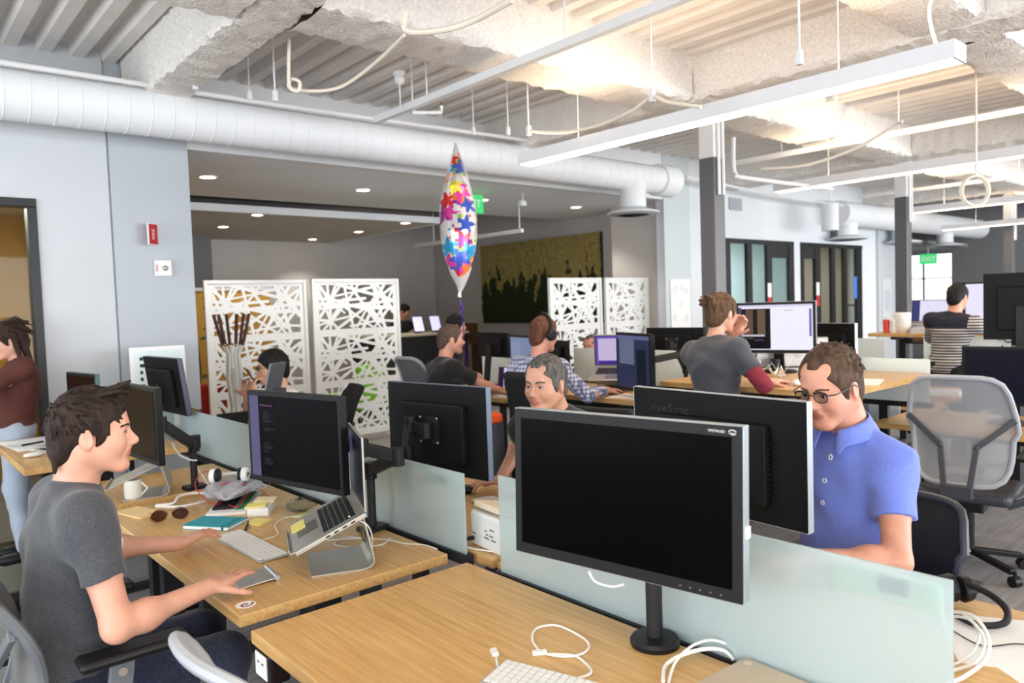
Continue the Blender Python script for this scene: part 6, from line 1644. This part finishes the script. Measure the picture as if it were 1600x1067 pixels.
# thin axis is local y (across the view), star plane is local x-z
def bal(a, r, s):
    R_ = star_r(a); x = R_*r*math.sin(a)*.86; z = R_*r*math.cos(a); 
    th = .150*math.sqrt(max(0, 1-r**2.6))*(1+.06*math.sin(9*a)*r)*(1-.78*max(0, z/.6)**1.4)*(1-.25*max(0, -z/.6)**2)
    return (x, s*th, z)
rb = random.Random(5); stars = []
for s in (-1, 1):
    for i in range(34):
        a, r = rb.uniform(0, 2*PI), math.sqrt(rb.uniform(0, 1))*.95; p = bal(a, r, s); stars.append((s, p[0], p[2], rb.uniform(.055, .085), rb.randrange(8), rb.uniform(0, 6)))
    for i in range(70):
        a, r = rb.uniform(0, 2*PI), math.sqrt(rb.uniform(0, 1))*.97; p = bal(a, r, s); stars.append((s, p[0], p[2], rb.uniform(.016, .026), rb.randrange(8), rb.uniform(0, 6)))
side = [(rb.choice((-1, 1)), rb.uniform(-.11, .11), rb.uniform(-.5, .52), rb.uniform(.060, .092), rb.randrange(8), rb.uniform(0, 6)) for i in range(84)]+[(rb.choice((-1, 1)), rb.uniform(-.13, .13), rb.uniform(-.52, .5), rb.uniform(.014, .022), rb.randrange(8), rb.uniform(0, 6)) for i in range(90)]
nA, nR = 300, 80
for s in (-1, 1):
    o = len(vs)
    for j in range(nR+1):
        for i in range(nA): vs.append(bal(2*PI*i/nA, j/nR, s))
    for j in range(nR):
        for i in range(nA):
            q = (o+j*nA+i, o+j*nA+(i+1) % nA, o+(j+1)*nA+(i+1) % nA, o+(j+1)*nA+i)
            cx = (vs[q[0]][0]+vs[q[2]][0])/2; cz = (vs[q[0]][2]+vs[q[2]][2])/2; mm = 0
            cy_ = (vs[q[0]][1]+vs[q[2]][1])/2; edge = abs(cx) > .05
            for (ss, sx, sz, sr, sc_, ph) in (side if edge else stars):
                if ss != (s if not edge else (1 if cx > 0 else -1)): continue
                dx, dz = (cy_ if edge else cx)-sx, cz-sz; d2 = dx*dx+dz*dz
                if d2 > sr*sr*1.2: continue
                if math.sqrt(d2) < sr*(.42+.58*(abs(((math.atan2(dz, dx)+ph)/(2*PI)*5) % 1-.5)*2)**1.2): mm = sc_+1; break
            fs.append(q); mi.append(mm)
b = MB(); b.v = vs; b.f = fs; b.mi = mi
b.build('foil', BM, t, smooth=True)
MB().tube([(0, 0, -.40), (0, 0, -.47), (0, .0, -.55), (.0, .01, -.60), (0, .015, -.64)], [.10, .075, .034, .012, .018], 10).build('neck', BM[0], t, smooth=True)
c = MB(); c.tube([Vector((.012*math.cos(9*q), .012*math.sin(9*q), -.66-.12*q)) for q in [i/40 for i in range(41)]], .005, 6); c.build('curled_ribbon', mat('purple_ribbon', (110, 60, 190), .3, .2), t, smooth=True)
e = Vector((4.075, 5.30, .885))-BP; rz_ = t.rotation_euler.z; c_, s_ = math.cos(-rz_), math.sin(-rz_); e = Vector((c_*e.x-s_*e.y, s_*e.x+c_*e.y, e.z))
MB().tube([(0, 0, -.70), Vector((0, 0, -.70)).lerp(e, .5)+Vector((0, .01, 0)), e], .004, 6).build('ribbon', mat('purple_ribbon', (110, 60, 190), .3, .2), t, smooth=True)
# ---------------------------------------------------------------- the people in the room
def W(loc, yaw, p): return to_local(loc, yaw, p)
TYPE = (.30, .45, .50, .55)
# man in charcoal tee at the left
loc, yaw = (.335, 2.52, 0), 0.0
hs1 = dict(t=.004, locks=260, len=.050, r=.0062, wild=.15, flow=(1, -.1, .25), front=.05, fz=.060, seed=8,
           extra=[((.035, y, .115), (.085+.02*abs(math.sin(i*2.1)), y*1.15-.006, .112+.022*math.sin(i*1.7)+.012), .011, .004) for i, y in enumerate([-.055, -.045, -.035, -.025, -.015, -.005, .005, .015, .025, .035, .045, .055])]
           + [((.02, -.068, .06), (.035, -.070, -.012), .010, .004), ((.03, -.066, .06), (.052, -.066, .0), .010, .003), ((.005, -.074, .05), (.015, -.077, .004), .010, .004)]
           + [((-.085, y, -.05), (-.088, y*1.1, -.098), .014, .005) for y in (-.04, -.02, 0, .02, .04)])
root, J = person('young man in charcoal tee typing at the left desk', loc, yaw, hip=(.06, 0, .545), neck=(.118, -.005, 1.125), head=(.163, -.030, 1.283), head_rot=(-.30, .02, 0), sw=.182, shu=.90,
       wr=W(loc, yaw, (.748, 2.30, .800)), wl=W(loc, yaw, (.835, 2.85, .790)), poleR=(-.4, -.6, -1), poleL=(-.3, .6, -.7),
       hr=dict(d=(.78, .46, -.05), n=(.1, .1, -1), curl=(.22, .25, .28, .32), spread=.07, thumb=.6, bend=(-.12, -.12, -.10, -.05)),
       hl=dict(d=(.86, .30, .10), n=(.15, -.05, -1), curl=(.38, .42, .45, .5), spread=.16, thumb=.6, bend=(.1, .1, .15, .2)),
       arm=(.305, .285), sleeve=.58, vox=.0042, hs=1.03, skin=SKIN1, hair=(HAIRB, hs1), shirt=TEE, pants=JEANS, fine=True, folds=.0035, neck_r=.058)
H = J['H']
m = MB()   # the white script print on the chest
pr = random.Random(2)
tp, up, fwd, left = J['tp'], J['up'], J['fwd'], J['left']
for i in range(9):
    c = tp(.72-.026*i, .12, -.065+.012*math.sin(i*2.0)); q = [Vector(c+left*(.012*math.cos(a)*(1+.4*math.sin(i)))+up*.013*math.sin(a)+fwd*.004) for a in [5.2*k/8+i for k in range(9)]]
    m.tube(snap(root, ('t_shirt',), q), .0022, 5)
m.build('chest_print', PAPER, root, smooth=True)
# man in blue polo
POLO = mat('blue_polo', (116, 136, 226), .85, var=.04, vscale=120, sheen=.2)
loc, yaw = (2.50, 1.165, 0), math.radians(168)
hs2 = dict(t=.007, locks=240, len=.022, r=.0070, wild=.75, flow=(1, .3, .2), front=.05, fz=.074, seed=5, recede=.66, brow=.9)
hd = W(loc, yaw, (2.352, 1.150, 1.322))
root, J = person('man in blue polo and glasses looking down behind a monitor', loc, yaw, hip=(0, 0, .53), neck=W(loc, yaw, (2.425, 1.130, 1.185)), head=hd, head_rot=(.08, .24, 0), sw=.150, shu=.86,
       wr=W(loc, yaw, (2.13, 1.44, .80)), wl=W(loc, yaw, (2.10, 1.12, .83)), poleR=(-.2, -.9, -.6), poleL=(-.1, .7, -1), arm=(.30, .27), sleeve=.56, vox=.005, hs=1.04,
       hr=dict(d=(1, -.2, -.1), n=(0, 0, -1), curl=TYPE), hl=dict(d=(1, -.45, -.08), n=(0, 0, -1), curl=TYPE),
       skin=SKIN2, hair=(HAIRC, hs2), shirt=POLO, pants=JEANS, fine=True, fat=1.06, folds=.0035, shirt_name='polo_shirt', neck_r=.062, jaw=1.08)
spectacles(root, J['H'], FRAMEK)
tp, up, fwd, left = J['tp'], J['up'], J['fwd'], J['left']
nk = J['neck']
m = MB()   # collar wings and placket
for s in (-1, 1):
    def cf(u, v, s=s):
        a = u*2.75; r = .071+.030*v; 
        p = nk+up*(.045-.050*v-.035*u*u*1.0-.02*(u > .9)*v)+(-fwd*math.cos(a)+left*s*math.sin(a))*r+fwd*(.012+.012*u)
        return p
    m.grid(cf, 16, 5)
m.build('collar', POLO, root, smooth=True, solid=.004)
m = MB()
for i in range(3): c = tp(.88-.115*i, .118+.010*i, .0); m.tube(snap(root, ('polo_shirt',), [Vector(c+left*.0065*math.cos(a)+up*.0065*math.sin(a)) for a in [2*PI*k/12 for k in range(12)]]), .0022, 6, closed=True)
m.build('buttons', PAPER, root, smooth=True)
# man in black shirt, middle
loc, yaw = (2.42, 2.35, 0), math.radians(192)
hs3 = dict(t=.004, locks=150, len=.022, r=.0045, wild=.25, flow=(1, 0, .2), front=.05, fz=.072, seed=9, recede=.5, brow=1.1)
BLKT = heather('black_cotton', (14, 14, 16), (24, 24, 26))
root, J = person('man in black shirt facing left, right of the bolted monitor', loc, yaw, hip=(0, 0, .53), neck=W(loc, yaw, (2.265, 2.335, 1.145)), head=W(loc, yaw, (2.195, 2.320, 1.278)), head_rot=(.02, .06, 0), sw=.19,
       wr=W(loc, yaw, (2.225, 2.685, .80)), wl=W(loc, yaw, (2.13, 2.25, .79)), poleR=(-.4, -.7, -.8), arm=(.30, .27), vox=.005, hs=1.0, sleeve=.9,
       hr=dict(d=dir_local(yaw, (-.75, .75, -.12)), n=(0, 0, -1), curl=(.2, .22, .25, .3)), skin=SKIN3, hair=(HAIRG, hs3), shirt=BLKT, pants=JEANS, fine=True)
# checked-shirt man with headphones
def plaid():
    m = bpy.data.materials.new('checked_cotton'); m.use_nodes = True; nt = m.node_tree; b = nt.nodes['Principled BSDF']
    tc = nt.nodes.new('ShaderNodeTexCoord'); sp = nt.nodes.new('ShaderNodeSeparateXYZ'); nt.links.new(tc.outputs['Object'], sp.inputs[0]); out = None
    for ax, k in (('Y', 150), ('Z', 150), ('X', 150)):
        s = nt.nodes.new('ShaderNodeMath'); s.operation = 'MULTIPLY'; s.inputs[1].default_value = k*1.4; nt.links.new(sp.outputs[ax], s.inputs[0])
        q = nt.nodes.new('ShaderNodeMath'); q.operation = 'SINE'; nt.links.new(s.outputs[0], q.inputs[0])
        g = nt.nodes.new('ShaderNodeMath'); g.operation = 'GREATER_THAN'; g.inputs[1].default_value = .55; nt.links.new(q.outputs[0], g.inputs[0])
        if out is None: out = g
        else:
            a = nt.nodes.new('ShaderNodeMath'); a.operation = 'ADD'; nt.links.new(out.outputs[0], a.inputs[0]); nt.links.new(g.outputs[0], a.inputs[1]); out = a
    r = nt.nodes.new('ShaderNodeValToRGB'); r.color_ramp.elements[0].color = rgb((214, 216, 230)); r.color_ramp.elements[1].color = rgb((84, 92, 138)); r.color_ramp.elements[1].position = .7
    d = nt.nodes.new('ShaderNodeMath'); d.operation = 'DIVIDE'; d.inputs[1].default_value = 2; nt.links.new(out.outputs[0], d.inputs[0]); nt.links.new(d.outputs[0], r.inputs[0]); nt.links.new(r.outputs[0], b.inputs['Base Color']); b.inputs['Roughness'].default_value = .85
    return m
loc, yaw = (3.56, 3.82, 0), math.radians(4)
hd = W(loc, yaw, P(849, 522, 5.25))
root, J = person('man in blue checked shirt standing with black headphones', loc, yaw, hip=(-.02, 0, .80), neck=(hd[0]-.055, hd[1], hd[2]-.175), head=hd, head_rot=(-.12, .12, 0), sw=.19, sitting=False,
       wr=W(loc, yaw, (4.02, 3.62, .985)), wl=W(loc, yaw, (4.0, 4.15, .985)), poleR=(-.5, -.5, -.8), arm=(.29, .27), sleeve=1.85, vox=.008, skin=SKIN2, faceparts=False,
       hair=(HAIRR, dict(t=.005, locks=80, len=.018, r=.005, fz=.07)), shirt=plaid(), pants=JEANS, hr=dict(d=(.9, .1, -.1), n=(0, 0, -1), curl=(.15, .15, .15, .2)), shirt_name='checked_shirt')
H = J['H']; t = thing('headphones', 'black headphones worn by the man in checked shirt', 'headphones', root.location+Vector((0, 0, 0)), yaw)
m = MB(); m.tube([Vector(H.p(-.01, .094*math.cos(a), .02+.125*math.sin(a))) for a in [PI*i/16 for i in range(17)]], .011, 8); m.build('headband', BLACK, t, smooth=True)
for s in (-1, 1): m = MB(); m.cyl(Vector(H.p(-.005, s*.084, -.005)), Vector(H.p(-.005, s*.112, -.008)), .044, .036, n=18); m.build('ear_cup', BLACK, t, smooth=False, bevel=.006)
# standing woman
loc, yaw = (3.90, 2.60, 0), math.radians(-8)
hd = W(loc, yaw, P(1127, 490, 4.6))
hs5 = dict(t=.010, locks=90, len=.04, r=.006, wild=.15, flow=(-1, 0, .2), fz=.07, nape=True, extra=[((-.10, .03*math.cos(k), .055+.025*math.sin(k)), (-.155, .04*math.cos(k*1.7), .075+.03*math.sin(k*1.3)), .022, .010) for k in range(6)]+[((-.12, -.02, .07), (-.165, -.045, .095), .012, .004), ((-.13, .01, .07), (-.17, .03, .10), .010, .003)])
root, J = person('woman with bun in charcoal top standing at a raised desk', loc, yaw, hip=(-.03, 0, .88), neck=(hd[0]-.065, hd[1], hd[2]-.165), head=hd, head_rot=(.0, .10, 0), sw=.168, sitting=False,
       wr=W(loc, yaw, (4.09, 2.40, 1.11)), wl=hd+np.array((.115, .0, -.13)), poleR=(-.3, -1, -.8), poleL=(.3, .9, -.8), arm=(.27, .24), sleeve=.62, vox=.0075, hs=.97, skin=SKIN1, faceparts=False,
       hair=(HAIRL, hs5), shirt=heather('charcoal_jersey', (58, 60, 66), (78, 80, 88)), pants=JEANS, undersleeve=mat('burgundy', (132, 40, 56), .85), hl=dict(d=(.1, -.55, .8), n=(-1, -.2, .1), curl=(.5, .5, .55, .6)), hr=dict(d=(.9, -.1, -.05), n=(0, 0, -1), curl=(.15, .15, .2, .2)), fat=.92, neck_r=.048, hemz=.84)
# man in striped sweater
def stripes():
    m = bpy.data.materials.new('striped_knit'); m.use_nodes = True; nt = m.node_tree; b = nt.nodes['Principled BSDF']
    tc = nt.nodes.new('ShaderNodeTexCoord'); sp = nt.nodes.new('ShaderNodeSeparateXYZ'); nt.links.new(tc.outputs['Object'], sp.inputs[0])
    s = nt.nodes.new('ShaderNodeMath'); s.operation = 'MULTIPLY'; s.inputs[1].default_value = 2*PI/.026; nt.links.new(sp.outputs['Z'], s.inputs[0])
    q = nt.nodes.new('ShaderNodeMath'); q.operation = 'SINE'; nt.links.new(s.outputs[0], q.inputs[0])
    r = nt.nodes.new('ShaderNodeValToRGB'); r.color_ramp.elements[0].position = .22; r.color_ramp.elements[1].position = .34; r.color_ramp.elements[0].color = rgb((70, 66, 70)); r.color_ramp.elements[1].color = rgb((206, 202, 200))
    nt.links.new(q.outputs[0], r.inputs[0]); nt.links.new(r.outputs[0], b.inputs['Base Color']); b.inputs['Roughness'].default_value = .9
    return m
loc, yaw = (7.60, 2.60, 0), math.radians(-4)
hd = W(loc, yaw, P(1496, 464, 6.95))
NAVY = mat('navy_knit', (24, 26, 44), .9)
root, J = person('man in striped sweater with navy shoulders, far right', loc, yaw, hip=(-.02, 0, .92), neck=(hd[0]-.06, hd[1], hd[2]-.17), head=hd, head_rot=(-.1, .15, 0), sw=.19, sitting=False,
       wr=W(loc, yaw, (8.12, 2.22, 1.22)), wl=W(loc, yaw, (8.1, 2.8, 1.22)), poleR=(-.4, -.6, -.8), sleeve=1.75, vox=.009, skin=SKIN2, faceparts=False, fat=.95,
       hair=(HAIRD, dict(t=.006, locks=70, len=.02, r=.006)), shirt=stripes(), pants=mat('black_trousers', (24, 24, 28), .9), shirt_mat2=(NAVY, lambda C_: ((C_[:, 2] > hd[2]-.275) & (np.abs(C_[:, 1]-.0) < .20)).astype(int)), shirt_name='sweater', hemz=.86)
# seated man in black tee beside the balloon
loc, yaw = (3.52, 4.92, 0), math.radians(-14)
hd = W(loc, yaw, P(704, 530, 6.1))
root, J = person('man in black tee in profile beside the balloon ribbon', loc, yaw, hip=(-.05, 0, .68), neck=(hd[0]-.055, hd[1], hd[2]-.17), head=hd, head_rot=(-.20, .05, 0), sw=.19,
       wr=W(loc, yaw, (4.06, 4.70, .87)), wl=W(loc, yaw, (4.06, 5.08, .87)), sleeve=.7, vox=.009, skin=mat('skin_pink', (214, 156, 134), .5, sss=.2), hair=(mat('hair_short_fair', (98, 76, 62), .7, c2=(60, 46, 40), vscale=80), dict(t=.004, locks=50, len=.015, r=.004, fz=.075)), shirt=BLKT, pants=JEANS)
# grey haired man beyond the laptop
loc, yaw = (5.64, 5.15, 0), math.radians(190)
hd = W(loc, yaw, P(925, 542, 7.5))
person('grey haired man half hidden behind the purple screen laptop', loc, yaw, hip=(0, 0, .56), neck=(hd[0]-.05, hd[1], hd[2]-.17), head=hd, wr=(.3, -.2, .84), wl=(.3, .2, .84), vox=.010, skin=SKIN2, hair=(HAIRG, dict(t=.005, locks=50, len=.018, r=.005, recede=.8)), shirt=BLKT, pants=JEANS)
# man in white shirt with a pen at his mouth
loc, yaw = (2.30, 5.02, 0), math.radians(166)
hd = W(loc, yaw, P(426, 574, 5.3))
hs9 = dict(t=.010, locks=110, len=.035, r=.006, wild=.12, flow=(1, 0, -.3), fz=.056, seed=2)
root, J = person('man in white shirt and glasses holding a pen to his mouth', loc, yaw, hip=(0, 0, .53), neck=(hd[0]-.05, hd[1], hd[2]-.165), head=hd, head_rot=(0, .05, 0), sw=.18, wr=hd+np.array((.165, -.12, -.20)), wl=hd+np.array((.15, .05, -.175)), poleL=(.3, .5, -1), poleR=(.3, -.5, -1), sleeve=.7, vox=.008,
       hl=dict(d=(-.15, -.35, .9), n=(-.9, -.2, -.1), curl=(.5, .55, .6, .6)), skin=mat('skin_warm', (212, 160, 130), .5, sss=.2), hair=(HAIRD, hs9), shirt=mat('white_shirt', (232, 222, 216), .85), pants=JEANS, shirt_name='white_shirt')
spectacles(root, J['H'], FRAMEK)
pp = hd+np.array((.135, .03, -.06)); t = thing('pen', 'dark pen held at the mouth of man in white shirt', 'pen', loc, yaw); m = MB(); m.cyl(Vector(pp+np.array((.05, .02, .06))), Vector(pp+np.array((-.02, -.02, -.05))), .006, n=8); m.build('barrel', mat('pen_brown', (60, 36, 36), .4), t)
# woman in brown sweater at the left edge
loc, yaw = (.70, 6.02, 0), math.radians(176)
hd = W(loc, yaw, P(14, 532, 5.12))
hs10 = dict(t=.013, locks=60, len=.10, r=.011, wild=.08, flow=(-1, 0, -.4), fz=.07, extra=[((-.06, y, .03), (-.075, y*1.2, -.20), .030, .018) for y in (-.055, -.03, 0, .03, .055)]+[((-.02, y, .03), (-.02, y*1.1, -.17), .022, .012) for y in (-.078, .078)])
person('woman in brown sweater and pale jeans walking by the door', loc, yaw, hip=(-.05, 0, .90), neck=(hd[0]-.06, hd[1], hd[2]-.165), head=hd, head_rot=(.1, .2, 0), sw=.17, sitting=False, wl=W(loc, yaw, (.34, 5.82, 1.06)), wr=(.2, -.25, 1.0), poleL=(-.8, .5, -.4), arm=(.28, .25), sleeve=1.05, vox=.009, skin=SKIN1, faceparts=False, fat=.98,
       hair=(hairm('hair_long_brown', (30, 20, 18), (62, 42, 34)), hs10), shirt=mat('brown_sweater', (88, 46, 38), .9, var=.06, vscale=40), pants=mat('pale_denim', (170, 180, 196), .9), shirt_name='sweater', hemz=.92)
# person behind the reception counter and one in the lobby
loc, yaw = (7.02, 11.0, 0), math.radians(-70)
person('person in black standing behind the reception counter', loc, yaw, hip=(-.02, 0, .90), neck=(.03, 0, 1.40), head=(.08, 0, 1.565), head_rot=(.2, .3, 0), sitting=False, wr=(.36, -.1, 1.25), wl=(.36, .12, 1.25), vox=.012, skin=SKIN3, hair=(HAIRD, dict(t=.008, locks=30, len=.02, r=.007)), shirt=BLKT, pants=mat('black_trousers', (24, 24, 28), .9), faceparts=False)
loc, yaw = (5.04, 6.88, 0), math.radians(-30)
person('dark haired person in the lobby behind the man in black tee', loc, yaw, hip=(0, 0, .76), neck=(.03, 0, 1.24), head=(.07, 0, 1.40), sitting=False, vox=.012, skin=SKIN3, hair=(HAIRD, dict(t=.016, locks=40, len=.04, r=.01)), shirt=BLKT, pants=mat('black_trousers', (24, 24, 28), .9), faceparts=False)
